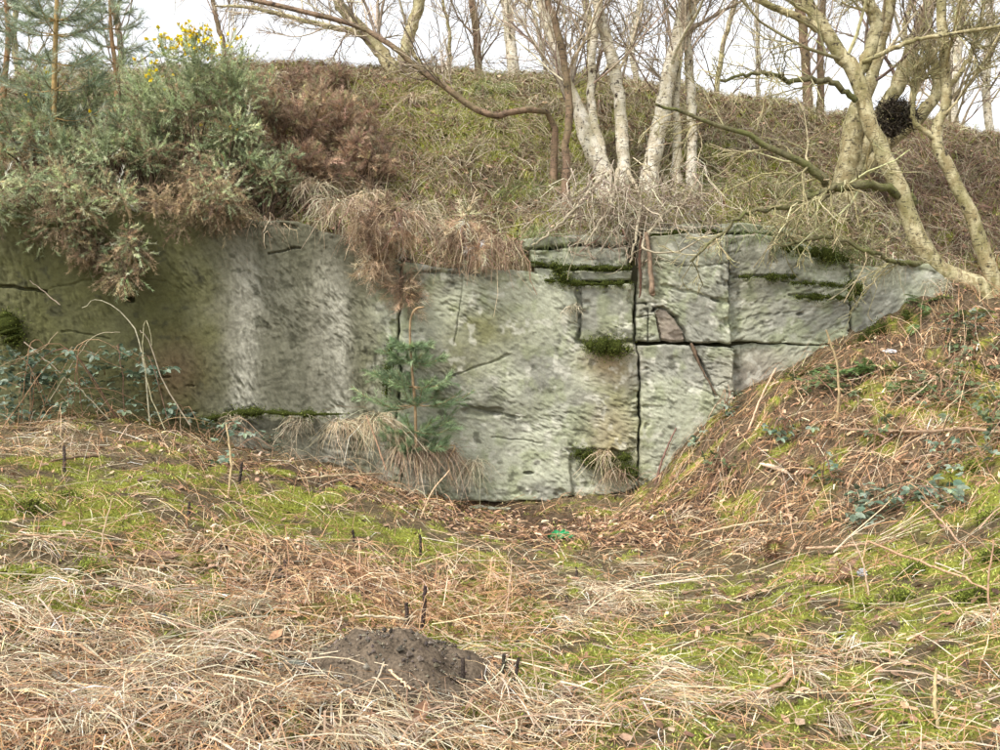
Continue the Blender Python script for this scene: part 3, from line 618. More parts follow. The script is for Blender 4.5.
# ------------------------------------------------------------------ trees
def grow(par, prad, k, lo, hi, ang, ratio, rr, S=5, upb=0.0, wig=0.12, t0=0.15, t1=1.0, minr=0.0028):
    """k side shoots on every parent path: par (N,T,3), prad (N,T) -> (N*k,S,3),(N*k,S)"""
    N, T, _ = par.shape; n = N * k
    pi = np.repeat(np.arange(N), k); t = rng.uniform(t0, t1, n) * (T - 1) * 0.9999; i = t.astype(int); f = (t - i)[:, None]
    st = par[pi, i] * (1 - f) + par[pi, i + 1] * f; r0 = prad[pi, i] * (1 - f[:, 0]) + prad[pi, i + 1] * f[:, 0]
    td = nrm(par[pi, i + 1] - par[pi, i]); a = R(ang) * rng.uniform(0.6, 1.35, n)
    perp = nrm(np.cross(td, rng.normal(0, 1, (n, 3)))); d = td * np.cos(a)[:, None] + perp * np.sin(a)[:, None]; d[:, 2] += upb; d = nrm(d)
    pl = np.linalg.norm(np.diff(par, axis=1), axis=-1).sum(1)[pi]
    L = np.clip(pl * ratio * rng.uniform(0.5, 1.2, n) * (1.15 - 0.6 * t / (T - 1)), lo, hi)
    p = [st]; dd = d
    for s in range(1, S):
        dd = nrm(dd + rng.normal(0, wig, (n, 3)) + np.array([0, 0, upb * 0.25])); p.append(p[-1] + dd * (L / (S - 1))[:, None])
    p = np.stack(p, 1); ra = np.minimum(r0 * 0.8, np.maximum(r0 * rr, minr * 1.3))[:, None] * np.linspace(1, 0.35, S); return p, np.maximum(ra, minr)
def trunk_geo(g, path, wpx, sides=12, n=26, wig=0.008):
    """path (K,3), wpx (K,) widths in metres"""
    q = smooth_path(np.c_[path, np.asarray(wpx)[:, None]], n); q[1:-1, :3] += rng.normal(0, wig, (n - 2, 3)); r = q[:, 3] / 2
    r = r * (1 + rng.normal(0, 0.03, n))
    tubes(g, q[None, :, :3], r[None], (1, 1, 1), sides); return q[None, :, :3], r[None]
def survey(pl, Y, base_on_ground=True):
    """pixel polyline [(px,py,wpx),...] at depth Y (number or list) -> points and widths in metres"""
    pl = np.array(pl, float); Y = np.broadcast_to(np.asarray(Y, float), (len(pl),)) if np.ndim(Y) == 0 else np.asarray(Y, float)
    return P(pl[:, 0], pl[:, 1], Y), pl[:, 2] * Y / F
TW_PALE = [(176, 160, 136, 3), (150, 134, 112, 3), (198, 184, 158, 2), (124, 108, 92, 2)]
TW_MOSS = [(150, 142, 98, 3), (168, 158, 116, 3), (124, 116, 82, 2), (182, 172, 130, 1.5)]
TREES = {}
def tree(label, stems, Y, bark, limbs=(), twc=TW_PALE, k1=9, k2=6, k3=5, up=0.25, top=3.2, group='birches on the bank', name='birch_tree', limb_mat=None, t0=0.3, l1=1.6, droop=0.0, seed=0, wood='birch tree', ground_base=True):
    global rng
    keep = rng; rng = np.random.default_rng(1000 + seed)
    p0, w0 = survey(stems[0], Y)
    base = p0[0].copy(); base[2] = float(gz(base[0], base[1])) if ground_base else base[2]
    o = thing(name, label, wood, base, group)
    tg = Geo(); PP = []; RR = []
    for si, st in enumerate(stems):
        p, w_ = survey(st, Y)
        if ground_base:   # root the stem in the bank and give it a flared foot
            zb = float(gz(p[0, 0], p[0, 1]))
            if p[0, 2] > zb - 0.05: p = np.concatenate([[[p[0, 0], p[0, 1], zb - 0.14 - w_[0] * 0.8]], p]); w_ = np.r_[w_[0] * 1.5, w_]
        d = nrm(p[-1] - p[-2]); d = nrm(d * np.array([0.8, 1, 1]) + np.array([0, 0, 0.3]))
        lean = rng.normal(0, 0.12, 3) * top; lean[2] = 0
        p = np.concatenate([p, [p[-1] + d * top * 0.45 + lean * 0.3], [p[-1] + d * top + lean]]); w_ = np.r_[w_, w_[-1] * 0.65, w_[-1] * 0.16]
        q, r = trunk_geo(tg, p, w_, 12, 30); PP.append(q); RR.append(r)
    tk = tg.build('trunk', bark, o)
    for lb in limbs:
        pl, LY = (lb, Y) if not isinstance(lb, tuple) else lb
        lg = Geo(); p, w_ = survey(pl, LY); q, r = trunk_geo(lg, p, w_, 8, 30, 0.006); lg.build('limb', limb_mat or bark, tk); PP.append(q); RR.append(r)
    A = np.concatenate(PP); B = np.concatenate(RR)
    b1, r1 = grow(A, B, k1 + 3, 0.35, l1, 48, 0.4, 0.27, 7, up, 0.13, t0, 1.0, 0.006)
    b2, r2 = grow(b1, r1, k2, 0.15, 0.8, 42, 0.5, 0.6, 5, up * 0.5 - droop, 0.14, 0.15, 1.0, 0.0042)
    bg_ = Geo(); n = len(b1); tubes(bg_, b1, r1, pick(twc, n), 5, False); tubes(bg_, b2, r2, pick(twc, len(b2)), 4, False)
    tag(bg_.build('branches', M_twig, o), kind='stuff')
    if k3:
        b3, r3 = grow(b2, r2, k3 + 4, 0.10, 0.5, 40, 0.6, 0.7, 4, up * 0.3 - droop, 0.15, 0.1, 1.0, 0.0030)
        tg3 = Geo(); tubes(tg3, b3, r3, pick(twc, len(b3)), 3, False); tw = tg3.build('twigs', M_twig, o); tw['kind'] = 'stuff'
    rng = keep; return o
GB = 'birch trees on the bank'
# leaning lichen-covered birch at the right end of the face
T1 = tree('lichen-yellow birch leaning left over the right end of the rock face',
     [[(984, 292, 21), (940, 272, 21), (916, 236, 18), (904, 196, 16), (884, 156, 16), (868, 120, 15), (856, 76, 15), (840, 52, 14), (820, 20, 12), (806, -4, 11)]],
     9.55, B_green, limbs=[
      [(858, 78, 13), (866, 58, 13), (876, 24, 13), (866, -4, 10), (850, -60, 5)],
      [(832, 38, 9), (804, 20, 8), (780, 10, 7), (745, -8, 6), (690, -50, 3)],
      ([(862, 62, 5), (900, 46, 5), (930, 37, 4), (1000, 26, 3.5), (1040, 10, 2)], [9.5, 9.4, 9.3, 9.2, 9.1])],
     k1=7, k2=6, k3=5, t0=0.55, twc=TW_MOSS, seed=1, group=GB, limb_mat=B_green)
# its mossy low limbs are parts too
def low_limbs(o):
    global rng
    keep = rng; rng = np.random.default_rng(77); PP = []; RR = []
    for pl, LY in (([(914, 204, 10), (896, 192, 9), (868, 182, 9), (846, 187, 9), (832, 186, 9), (820, 174, 9), (792, 158, 7), (735, 132, 5.5), (690, 116, 4), (655, 104, 3)], [9.6, 9.5, 9.4, 9.3, 9.25, 9.2, 9.15, 9.1, 9.05, 9.0]),
                   ([(838, 187, 7), (827, 190, 6), (790, 205, 6), (748, 213, 4), (725, 231, 3.5), (690, 262, 2)], [9.28, 9.2, 9.1, 9.0, 8.95, 8.9]),
                   ([(856, 101, 6), (832, 82, 6), (790, 80, 5), (765, 73, 4), (720, 80, 3)], [9.5, 9.4, 9.3, 9.2, 9.1]),
                   ([(930, 268, 7), (900, 262, 5), (870, 252, 4), (830, 238, 3.5), (780, 246, 2.5)], [9.5, 9.3, 9.2, 9.15, 9.1])):
        lg = Geo(); p, w_ = survey(pl, LY); q, r = trunk_geo(lg, p, w_, 8, 30, 0.012); lg.build('limb', B_moss, [q_ for q_ in o.children if q_.name.startswith('trunk')][0]); PP.append(q); RR.append(r)
    A = np.concatenate(PP); B = np.concatenate(RR)
    b1, r1 = grow(A, B, 20, 0.3, 1.05, 55, 0.35, 0.3, 6, -0.10, 0.2, 0.15, 1.0, 0.0045)
    b2, r2 = grow(b1, r1, 5, 0.12, 0.5, 45, 0.6, 0.7, 5, -0.12, 0.2, 0.1, 1.0, 0.0032)
    b3, r3 = grow(b2, r2, 2, 0.06, 0.25, 45, 0.6, 0.7, 4, -0.1, 0.2, 0.1, 1.0, 0.0025)
    bg_ = Geo(); tubes(bg_, b1, r1, pick(TW_MOSS, len(b1)), 5, False); tubes(bg_, b2, r2, pick(TW_MOSS, len(b2)), 4, False); tubes(bg_, b3, r3, pick(TW_MOSS, len(b3)), 3, False)
    bg_.build('mossy_twigs', M_twig, o)['kind'] = 'stuff'; rng = keep
low_limbs(T1)
tree('slender crooked birch with yellow-green bark just right of the leaning birch',
     [[(996, 292, 16), (980, 240, 14), (964, 200, 13), (948, 168, 12), (936, 140, 11), (940, 118, 10), (946, 100, 10), (944, 52, 10), (942, -2, 9)]], 9.7, B_green,
     limbs=[[(935, 138, 6), (914, 120, 5), (915, 88, 4), (921, 74, 3)], [(945, 90, 6), (962, 70, 5), (976, 40, 4), (985, 0, 3)]], k1=7, t0=0.5, twc=TW_MOSS, seed=2, group=GB)
tree('thick pale birch with three stems behind the dark twig clump',
     [[(846, 185, 23), (851, 150, 22), (855, 118, 20), (872, 76, 13), (880, 40, 13), (890, -2, 12)], [(850, 180, 20), (880, 118, 14), (898, 84, 15), (910, 52, 14), (932, -2, 12)], [(856, 178, 16), (905, 130, 13), (926, 108, 13), (938, 86, 10), (930, 40, 8), (925, -2, 6)]],
     11.0, B_green, k1=7, t0=0.4, seed=3, group=GB)
tree('white birch with two stems whose foot spreads over the root tangle',
     [[(604, 178, 18), (593, 152, 18), (580, 115, 15), (566, 80, 13), (552, 35, 12), (540, -2, 11)], [(606, 176, 12), (596, 130, 10), (590, 88, 8), (594, 42, 8), (600, -2, 7)]], 10.7, B_white, k1=9, t0=0.3, seed=4, group=GB)
tree('straight white birch right of the two-stemmed birch above the root tangle',
     [[(624, 172, 14), (622, 140, 13), (620, 105, 12), (615, 70, 12), (604, 28, 11), (596, -2, 10)]], 10.8, B_white, k1=8, seed=5, group=GB)
tree('thin red-brown birch stem against the white two-stemmed birch',
     [[(566, 150, 8), (569, 120, 8), (569, 98, 8), (564, 63, 7), (555, 21, 7), (547, -2, 6)]], 10.4, B_brown, k1=8, seed=6, group=GB, top=2.4)
tree('stoutest white birch of the middle clump, leaning slightly right',
     [[(650, 168, 18), (656, 147, 17), (664, 98, 16), (674, 52, 16), (686, -2, 15)]], 10.9, B_white, k1=9, seed=7, group=GB)
tree('slim white birch with twin stems beside the stoutest birch',
     [[(692, 158, 10), (692, 120, 9), (691, 87, 9), (687, 35, 8), (683, -2, 8)], [(677, 160, 10), (677, 130, 8), (676, 88, 8), (682, 40, 7), (696, -2, 6)]], 11.0, B_white, k1=7, seed=8, group=GB)
tree('forked birch on the skyline with one stem leaning far left',
     [[(396, 76, 17), (385, 58, 14), (370, 38, 13), (345, 10, 11), (336, -4, 10)], [(400, 78, 16), (404, 58, 13), (412, 28, 12), (420, -4, 11)]], 13.4, B_green,
     limbs=[[(374, 42, 8), (355, 32, 7), (335, 28, 6), (300, 20, 5), (255, 8, 4), (215, 6, 2)], [(408, 44, 5), (422, 66, 3.5), (430, 72, 3)]], k1=9, t0=0.25, seed=9, group=GB)
tree('long bare stem rooted in the bank and bowing far to the left',
     [[(553, 118, 6), (517, 112, 6.5), (496, 116, 6.5), (468, 105, 6.5), (440, 84, 6), (415, 66, 6), (391, 45, 5.5), (363, 28, 5), (310, 14, 5), (240, -4, 4)]], [10.9, 10.7, 10.6, 10.6, 10.6, 10.6, 10.6, 10.7, 10.8, 10.9], B_brown, k1=12, k2=4, k3=2, l1=0.9, t0=0.35, top=1.2, seed=10, group=GB)
FAR = [('slim orange-barked trunk on the skyline', [(478, 80, 8), (477, 40, 8), (471, -2, 7)], 14.5, B_brown), ('straight white birch trunk on the skyline beside the orange trunk', [(514, 82, 12), (510, 35, 11), (505, -2, 10)], 14.2, B_white),
       ('grey-green birch on the skyline behind the two-stemmed birch', [(588, 92, 9), (591, 42, 8), (586, -2, 7)], 15, B_green),
       ('thin upright birch on the skyline between middle clump and mossy limb', [(758, 104, 5), (758, 50, 4.5), (757, -2, 4)], 16, B_white),
       ('brown-green trunk on the skyline, left of a close pair', [(809, 118, 9), (805, 52, 9), (797, -2, 8)], 14.6, B_brown), ('brown-green trunk on the skyline, right of a close pair', [(821, 120, 7), (820, 60, 7), (823, -2, 6)], 14.9, B_brown),
       ('pale birch on the skyline behind the slender crooked birch', [(952, 134, 12), (954, 70, 11), (962, -2, 9)], 14.5, B_white), ('thin white birch on the skyline farthest along the bank to the right', [(990, 138, 8), (986, 70, 8), (992, 25, 7), (988, -2, 7)], 14.8, B_white),
       ('leaning birch on the skyline left of the stout clump', [(640, 94, 7), (632, 50, 6), (640, -2, 5)], 15.5, B_white), ('slight birch on the skyline behind the slim twin birch', [(716, 104, 6), (722, 50, 5), (735, -2, 5)], 15.8, B_green),
       ('spindly birch rising behind the flowering gorse', [(226, 78, 6), (222, 40, 5), (212, -2, 4)], 14.6, B_brown), ('spindly birch rising behind the gorse left of its flowers', [(118, 84, 6), (120, 40, 6), (112, -2, 5)], 14.8, B_brown),
       ('bare birch behind the young pine', [(20, 88, 7), (14, 40, 6), (18, -2, 5)], 15, B_green), ('birch sapling on the skyline between fork and orange trunk', [(447, 82, 4), (450, 40, 3.5), (442, -2, 3)], 15, B_green),
       ('crooked thin birch on the skyline behind the lichen birch', [(905, 132, 7), (915, 80, 6), (905, 30, 5), (912, -2, 5)], 15, B_green), ('thin pale sapling on the skyline behind the bowing stem', [(548, 86, 4), (540, 40, 4), (530, -2, 3)], 15.3, B_white)]
for k, (lb, st, yy, bk) in enumerate(FAR):
    tree(lb, [st], yy, bk, k1=11, k2=5, k3=4, t0=0.12, l1=1.5, seed=30 + k, group='trees along the skyline', top=2.6)

# ------------------------------------------------------------------ shrubs, conifers, tussocks
def spray(g, o, d, L, nper, nl, nw, col, ang=45, droop=0.0, tipcol=None):
    """needle-clad shoots: o,d (N,3), L (N,)"""
    N = len(o); i = np.repeat(np.arange(N), nper); t = rng.random(N * nper)
    p = o[i] + d[i] * (L[i] * t)[:, None]; p[:, 2] -= droop * L[i] * t ** 2
    a = R(ang) * rng.uniform(0.5, 1.3, len(i)); pr = nrm(np.cross(d[i], rng.normal(0, 1, (len(i), 3))))
    nd = d[i] * np.cos(a)[:, None] + pr * np.sin(a)[:, None]
    c = col[i] * np.exp(rng.normal(0, 0.18, (len(i), 1)))
    needles(g, p, p + nd * (nl * rng.uniform(0.6, 1.3, len(i)))[:, None], nw, c, np.clip(c * 1.15, 0, .9))
GORSE = [(160, 172, 126, 4), (178, 188, 144, 3), (136, 150, 104, 3), (192, 198, 150, 1.5)]
GDEAD = [(156, 136, 104, 4), (132, 114, 86, 3), (178, 158, 122, 2), (112, 96, 74, 2)]
YEL = [(238, 208, 40, 4), (246, 222, 70, 2), (226, 190, 30, 2)]
def bush(label, px, py, rx, ry, Y, n=420, nper=46, dead=0.25, deadlow=0.8, flowers=None, group='gorse bushes on the cliff top', name='gorse_bush', cat='gorse bush', live=GORSE, dry=GDEAD, hang=0.0, nl=0.032, nw=0.0050, upb=0.35, seed=0, slen=0.13):
    global rng
    keep = rng; rng = np.random.default_rng(2000 + seed)
    c = P(px, py, Y); rxm = rx * Y / F; rzm = ry * Y / F; rym = rxm * 0.75
    bx, by = c[0], max(c[1], float(yface(c[0])) + 0.42); base = np.array([bx, by, float(gz(bx, by)) - 0.03])
    if base[2] > c[2] + 0.5 * rzm: base[2] = float(gz(bx, by)) - 0.03
    o = thing(name, label, cat, base, group)
    # lumpy crown: a heap of rounded sub-clumps, each with its own tone and share of dead shoots
    n = int(n * 2.0); m = max(7, int(n / 34)); mu = nrm(rng.normal(0, 1, (m, 3))); mr = rng.random(m) ** 0.4; mc = c + mu * (mr * 0.80)[:, None] * np.array([rxm, rym, rzm])
    ml = rng.uniform(0.13, 0.26, m) * (0.55 + 0.45 * min(rxm, rzm) / 0.6); mt = np.exp(rng.normal(0, 0.28, m)); hgt = mu[:, 2] * mr
    md = np.clip(dead + (deadlow - dead) * ss(0.2, -0.7, hgt) + 0.5 * (vn(mc[:, 0] * 3, mc[:, 2] * 3, seed + 5) - 0.5) * 2 * dead ** 0.3, 0, 1)
    k_ = rng.integers(0, m, n); u = nrm(rng.normal(0, 1, (n, 3)) + np.array([0, 0, 0.35 * upb])); L = ml[k_] * rng.uniform(0.5, 1.0, n) * slen / 0.13
    pos = mc[k_] + u * (ml[k_] * rng.uniform(0.05, 0.75, n))[:, None]; sdir = u + rng.normal(0, 0.4, (n, 3)) + np.array([0, -0.05, upb]); sdir[:, 2] -= hang; sdir = nrm(sdir)
    isd = rng.random(n) < md[k_]; tone = mt[k_][:, None]; L = np.minimum(L, 0.17)
    g = Geo(); k = ~isd
    if k.sum():
        spray(g, pos[k], sdir[k], L[k], nper, nl, nw, np.clip(pick(live, k.sum(), 0.15) * tone[k], 0, .8), 48); tag(g.build('foliage', M_needle, o), kind='stuff')
    g = Geo(); k = isd
    if k.sum():
        dd = sdir[k].copy(); dd[:, 2] -= 0.2; spray(g, pos[k], nrm(dd), L[k], nper, nl * 1.1, nw * 0.8, np.clip(pick(dry, k.sum(), 0.2) * tone[k], 0, .8), 48, 0.2)
        tag(g.build('dead_foliage', M_litter, o), kind='stuff')
    ns = 26; e_ = pos[rng.choice(n, ns)]; t = np.linspace(0, 1, 6)[None, :, None]
    pp = base + (e_ - base)[:, None] * t + rng.normal(0, 0.03, (ns, 6, 3)) * np.sin(np.pi * t); pp[:, :, 2] += 0.1 * np.sin(np.pi * t[..., 0])
    g = Geo(); tubes(g, pp, np.linspace(0.013, 0.004, 6)[None] * rng.uniform(0.6, 1.2, (ns, 1)), pick([(120, 100, 80, 1), (92, 76, 60, 1)], ns), 5, False); tag(g.build('stems', M_twig, o), kind='stuff')
    if flowers:
        g = Geo()
        for (fx, fy, fr, fn) in flowers:
            fc = P(fx, fy, Y); tp_ = pos + sdir * L[:, None]; dist = np.hypot((tp_[:, 0] - fc[0]) / (fr * Y / F), (tp_[:, 2] - fc[2]) / (fr * Y / F)) - 0.4 * (tp_[:, 1] < c[1]); ii = np.argsort(dist + rng.random(n) * 0.8)[:fn]; q = tp_[ii] + rng.normal(0, .012, (len(ii), 3)); fn = len(ii)
            for s in range(5):
                tp = q + nrm(rng.normal(0, 1, (fn, 3))) * 0.03; needles(g, q, tp, 0.034, pick(YEL, fn, 0.08, 1.15))
        tag(g.build('flowers', M_leaf, o), kind='stuff')
    rng = keep; return o
bush('tall gorse bush with yellow flowers along its top', 198, 100, 70, 78, 10.0, 1000, 52, 0.15, 0.6, [(190, 36, 26, 64), (215, 44, 24, 34), (235, 38, 10, 7), (152, 66, 9, 14), (158, 84, 8, 7), (215, 66, 4, 3), (242, 136, 5, 4), (208, 130, 3, 2), (160, 42, 10, 8)], seed=1, upb=0.5)
bush('brown dead gorse clump hanging below the flowering bush', 198, 202, 58, 44, 9.3, 460, 46, 0.8, 0.9, seed=2, hang=0.1, upb=0.0)
bush('blue-green gorse bush left of the flowering bush', 116, 108, 60, 56, 10.5, 480, 48, 0.15, 0.5, seed=3)
bush('broad blue-green gorse bush around the young pine trunk', 40, 122, 72, 60, 10.2, 560, 48, 0.16, 0.6, [(40, 105, 6, 5), (62, 74, 4, 3), (97, 112, 4, 3), (38, 128, 3, 2)], seed=4)
bush('low dark gorse spilling over the cliff edge at the far left', 50, 204, 96, 46, 9.1, 760, 44, 0.35, 0.6, seed=5, hang=0.05, upb=0.1)
bush('small half-dead gorse tuft dangling in front of the damp slab', 122, 256, 24, 38, 9.05, 150, 44, 0.45, 0.7, seed=6, hang=0.3, upb=0, slen=0.13)
bush('brown gorse tuft hanging over the damp slab beside the dangling tuft', 80, 240, 26, 40, 9.02, 140, 44, 0.7, 0.9, seed=7, hang=0.3, upb=0, slen=0.13)
bush('dull olive gorse bush at the right foot of the flowering bush', 268, 176, 42, 42, 10.0, 260, 44, 0.45, 0.8, seed=8)
bush('grey-green gorse growing at the left edge of the cliff top', -40, 150, 60, 60, 10.0, 420, 44, 0.2, 0.6, seed=9)
bush('olive gorse bush to the right of the yellow flowers', 246, 96, 40, 44, 10.6, 330, 46, 0.4, 0.7, seed=10)
bush('dense gorse between the flowering bush and the pine trunk', 146, 148, 52, 40, 9.85, 420, 48, 0.2, 0.5, seed=11)
bush('dense low gorse under the right side of the flowering bush', 232, 152, 40, 36, 9.8, 320, 46, 0.25, 0.6, seed=12)
bush('gorse mound between the pine trunk and the cliff edge', 88, 162, 46, 34, 9.7, 320, 46, 0.25, 0.5, seed=13)
HLIVE = [(172, 144, 118, 4), (146, 120, 100, 3), (188, 162, 132, 2), (156, 150, 108, 3)]; HDRY = [(166, 136, 108, 3), (140, 114, 92, 3), (188, 160, 128, 1.5)]
GH = 'heather clumps on the bank'
hk = dict(group=GH, name='heather_clump', cat='heather', live=HLIVE, dry=HDRY, dead=0.5, deadlow=0.7, nl=0.045, nw=0.0045, slen=0.14)
bush('purple-brown heather clump beside the olive gorse', 300, 118, 40, 44, 10.9, 330, 46, seed=20, **hk)
bush('red-brown heather clump at the top of the bank below the forked birch', 346, 122, 44, 40, 11.3, 330, 46, seed=21, **hk)
bush('dark heather clump just above the hanging grass', 316, 172, 34, 26, 10.4, 220, 44, seed=22, **hk)
bush('russet heather clump under the long bowing stem', 372, 158, 34, 26, 10.7, 200, 44, seed=23, **hk)
bush('low heather clump on the skyline left of the forked birch', 326, 82, 40, 16, 12.6, 200, 40, seed=24, **hk)
# hanging and tufted dry grass
def tussock(label, px, py, Y, n, L, r, cols, out=0.5, upv=0.6, grav=1.0, w_=0.006, group='dry grass tufts on the bank and ledges', name='grass_tussock', cat='grass tuft', mat=None, seed=0, twigs=0, wide=1.0, onbank=True):
    global rng
    keep = rng; rng = np.random.default_rng(3000 + seed); c = P(px, py, Y)
    if onbank == 'snap': c = G(px, py, Y - 1, Y + 2.5)
    o = thing(name, label, cat, c, group); g = Geo()
    a = rng.uniform(0, 6.28, n); q = rng.random(n) ** 0.6 * r; b = c + np.stack([np.cos(a) * q * wide, np.sin(a) * q * 0.6, rng.normal(0, 0.25 * r, n)], -1)
    cl = (fbm(b[:, 0] * 7, b[:, 1] * 7 + seed, 2, seed) - 0.5); d = np.stack([np.cos(a) * 0.8 + cl * 3 + rng.normal(0, .45, n), np.sin(a) * 0.5 - out + rng.normal(0, .4, n), upv + cl * 2 + rng.normal(0, .5, n)], -1); d = nrm(d)
    LL = L * rng.uniform(0.3, 1.2, n) * (0.6 + 0.9 * fbm(b[:, 0] * 5, b[:, 1] * 3, 2, seed + 9)); t = np.linspace(0, 1, 6); pts = b[:, None] + d[:, None] * (LL[:, None] * (t - 0.25 * t ** 2))[..., None]
    pts[:, :, 2] -= grav * LL[:, None] * t ** 1.8 * rng.uniform(0.5, 1.15, (n, 1)); pts += rng.normal(0, 0.016, pts.shape) * t[None, :, None] + (rng.normal(0, 0.26, (n, 1, 3)) * np.array([1, .6, .5]) * LL[:, None, None]) * (t ** 2)[None, :, None]
    lim = yface(np.clip(pts[..., 0], -8, 8)) - 0.1; zl = gz(pts[..., 0], pts[..., 1]); below = (pts[..., 2] < zl) & (pts[..., 1] > lim)
    pts[..., 2] = np.where(below & (onbank != False), zl + 0.01, pts[..., 2])
    ribbons(g, pts, np.full(n, w_) * rng.uniform(0.6, 1.4, n), pick(cols, n, 0.2), 1.5); tag(g.build('blades', mat or M_straw, o), kind='stuff')
    if twigs:
        gt = Geo(); i = rng.choice(n, twigs); pt = pts[i] * 1.0; pt += rng.normal(0, 0.02, pt.shape); tubes(gt, pt, np.linspace(0.006, 0.003, 6)[None] * np.ones((twigs, 1)), pick([(150, 118, 96, 1), (120, 90, 74, 1)], twigs), 4, False); tag(gt.build('dead_twigs', M_twig, o), kind='stuff')
    rng = keep; return o
PALE = [(202, 184, 148, 3), (180, 160, 124, 3), (160, 138, 106, 2), (216, 202, 170, 1)]; RUST = [(168, 142, 112, 3), (146, 120, 94, 3), (190, 166, 134, 2.5), (118, 98, 78, 2), (208, 188, 156, 1.5)]
GREY = [(176, 164, 134, 3), (150, 138, 110, 2), (190, 178, 150, 1.5), (128, 112, 86, 2)]; GRN = [(126, 140, 78, 3), (108, 122, 66, 3), (150, 158, 100, 1), (96, 104, 62, 2)]
TU = [('tawny twiggy tuft over the joint of the two large slabs', 376, 222, 9.42, 220, .36, .16, RUST, 26, 1.2), ('short russet tuft left of the twiggy tuft over the slab joint', 352, 208, 9.45, 160, .30, .12, RUST, 12, 1.2), ('russet tuft right of the twiggy tuft over the slab joint', 400, 216, 9.42, 170, .34, .13, RUST, 14, 1.1), ('russet grass tuft hanging over the pale middle slab', 462, 232, 9.42, 190, .32, .14, RUST, 16, 1.2), ('twiggy rust-brown tuft next to the layered stone courses', 488, 238, 9.42, 150, .30, .12, RUST, 16, 1.1),
      ('greyish grass tuft hanging at the right end of the damp slab', 334, 202, 9.5, 150, .34, .13, GREY, 4, 1.2), ('pale grass tuft above the damp slab beside the dark heather', 314, 186, 9.7, 120, .30, .12, GREY, 0, 1.0), ('pale drooping tuft above the russet tufts', 368, 196, 9.7, 110, .28, .10, PALE, 0, 1.0), ('ash-grey tuft above the gap between the russet tufts', 420, 206, 9.6, 120, .30, .12, GREY, 0, 1.2),
      ('grey-brown grass tuft between the russet tufts', 434, 226, 9.45, 130, .26, .12, GREY, 6, 1.3), ('small rusty fringe left of the layered stone courses', 510, 244, 9.45, 90, .22, .10, RUST, 8, 1.2),
      ('fresh green grass tuft above the layered stone courses', 545, 232, 9.6, 160, .26, .14, GRN, 0, 1.3), ('dull grass fringe over the arched-crack block', 690, 232, 9.6, 150, .22, .18, GREY, 0, 1.6), ('greenish fringe over the upper right-hand slab', 765, 232, 9.6, 190, .24, .22, GRN, 0, 1.6),
      ('mossy grass fringe over the joint left of the end slab', 838, 250, 9.55, 190, .24, .2, GRN, 0, 1.4), ('grey grass fringe over the end slab', 890, 258, 9.5, 130, .2, .16, GREY, 0, 1.4), ('straggling grass at the tip of the end slab', 934, 284, 9.4, 120, .22, .12, GREY, 4, 1.2), ('thin tawny fringe over the layered courses', 600, 236, 9.6, 130, .22, .2, GREY, 6, 1.5),
      ('tawny grass fringe hidden under the brown gorse', 262, 222, 9.5, 120, .2, .2, RUST, 0, 1.4)]
for k, (lb, px, py, yy, n, L, r, cs, tw, wd) in enumerate(TU): tussock(lb, px, py, yy, n, L, r, cs, seed=k, twigs=tw, wide=wd, out=0.8, upv=0.35, grav=1.05)
for k, (lb, px, py, n, L, r, cs) in enumerate([('drooping pale grass tuft on the bank above the russet curtain', 400, 132, 150, .42, .12, PALE), ('long pale grass tuft drooping below the bowing stem', 436, 160, 170, .45, .12, PALE), ('pale grass tuft near the mossy crest', 412, 100, 130, .36, .1, PALE),
      ('tawny grass tuft on the bank left of the pale tufts', 372, 196, 220, .36, .2, GREY), ('grey grass patch under the middle of the bowing stem', 478, 150, 220, .34, .2, GREY), ('green grass patch on the bank under the brown birch stem', 520, 192, 220, .3, .22, GRN),
      ('grey grass patch beside the two-stemmed birch', 548, 170, 240, .34, .22, GREY), ('long grass at the foot of the stout birch', 650, 182, 260, .34, .24, GREY), ('green grass at the foot of the slim twin birch', 720, 190, 240, .3, .24, GRN), ('grass on the bank under the mossy limb', 780, 196, 260, .32, .26, GRN),
      ('dry grass around the thick three-stemmed birch', 840, 200, 260, .32, .24, GREY), ('grass tuft behind the leaning birch', 905, 232, 220, .3, .2, GREY), ('dry grass on the crest between the white birches', 560, 110, 260, .3, .3, GREY), ('green grass on the crest by the skyline trunks', 490, 92, 260, .28, .3, GRN),
      ('dry grass on the bank right of the middle clump', 760, 146, 260, .3, .3, GREY), ('russet grass patch below the crest behind the mossy limb', 800, 140, 240, .3, .3, RUST)]):
    tussock(lb, px, py, 11.0, n, L, r, cs, seed=100 + k, out=0.5, upv=0.55, grav=0.75, onbank='snap', group='grass tufts on the bank')
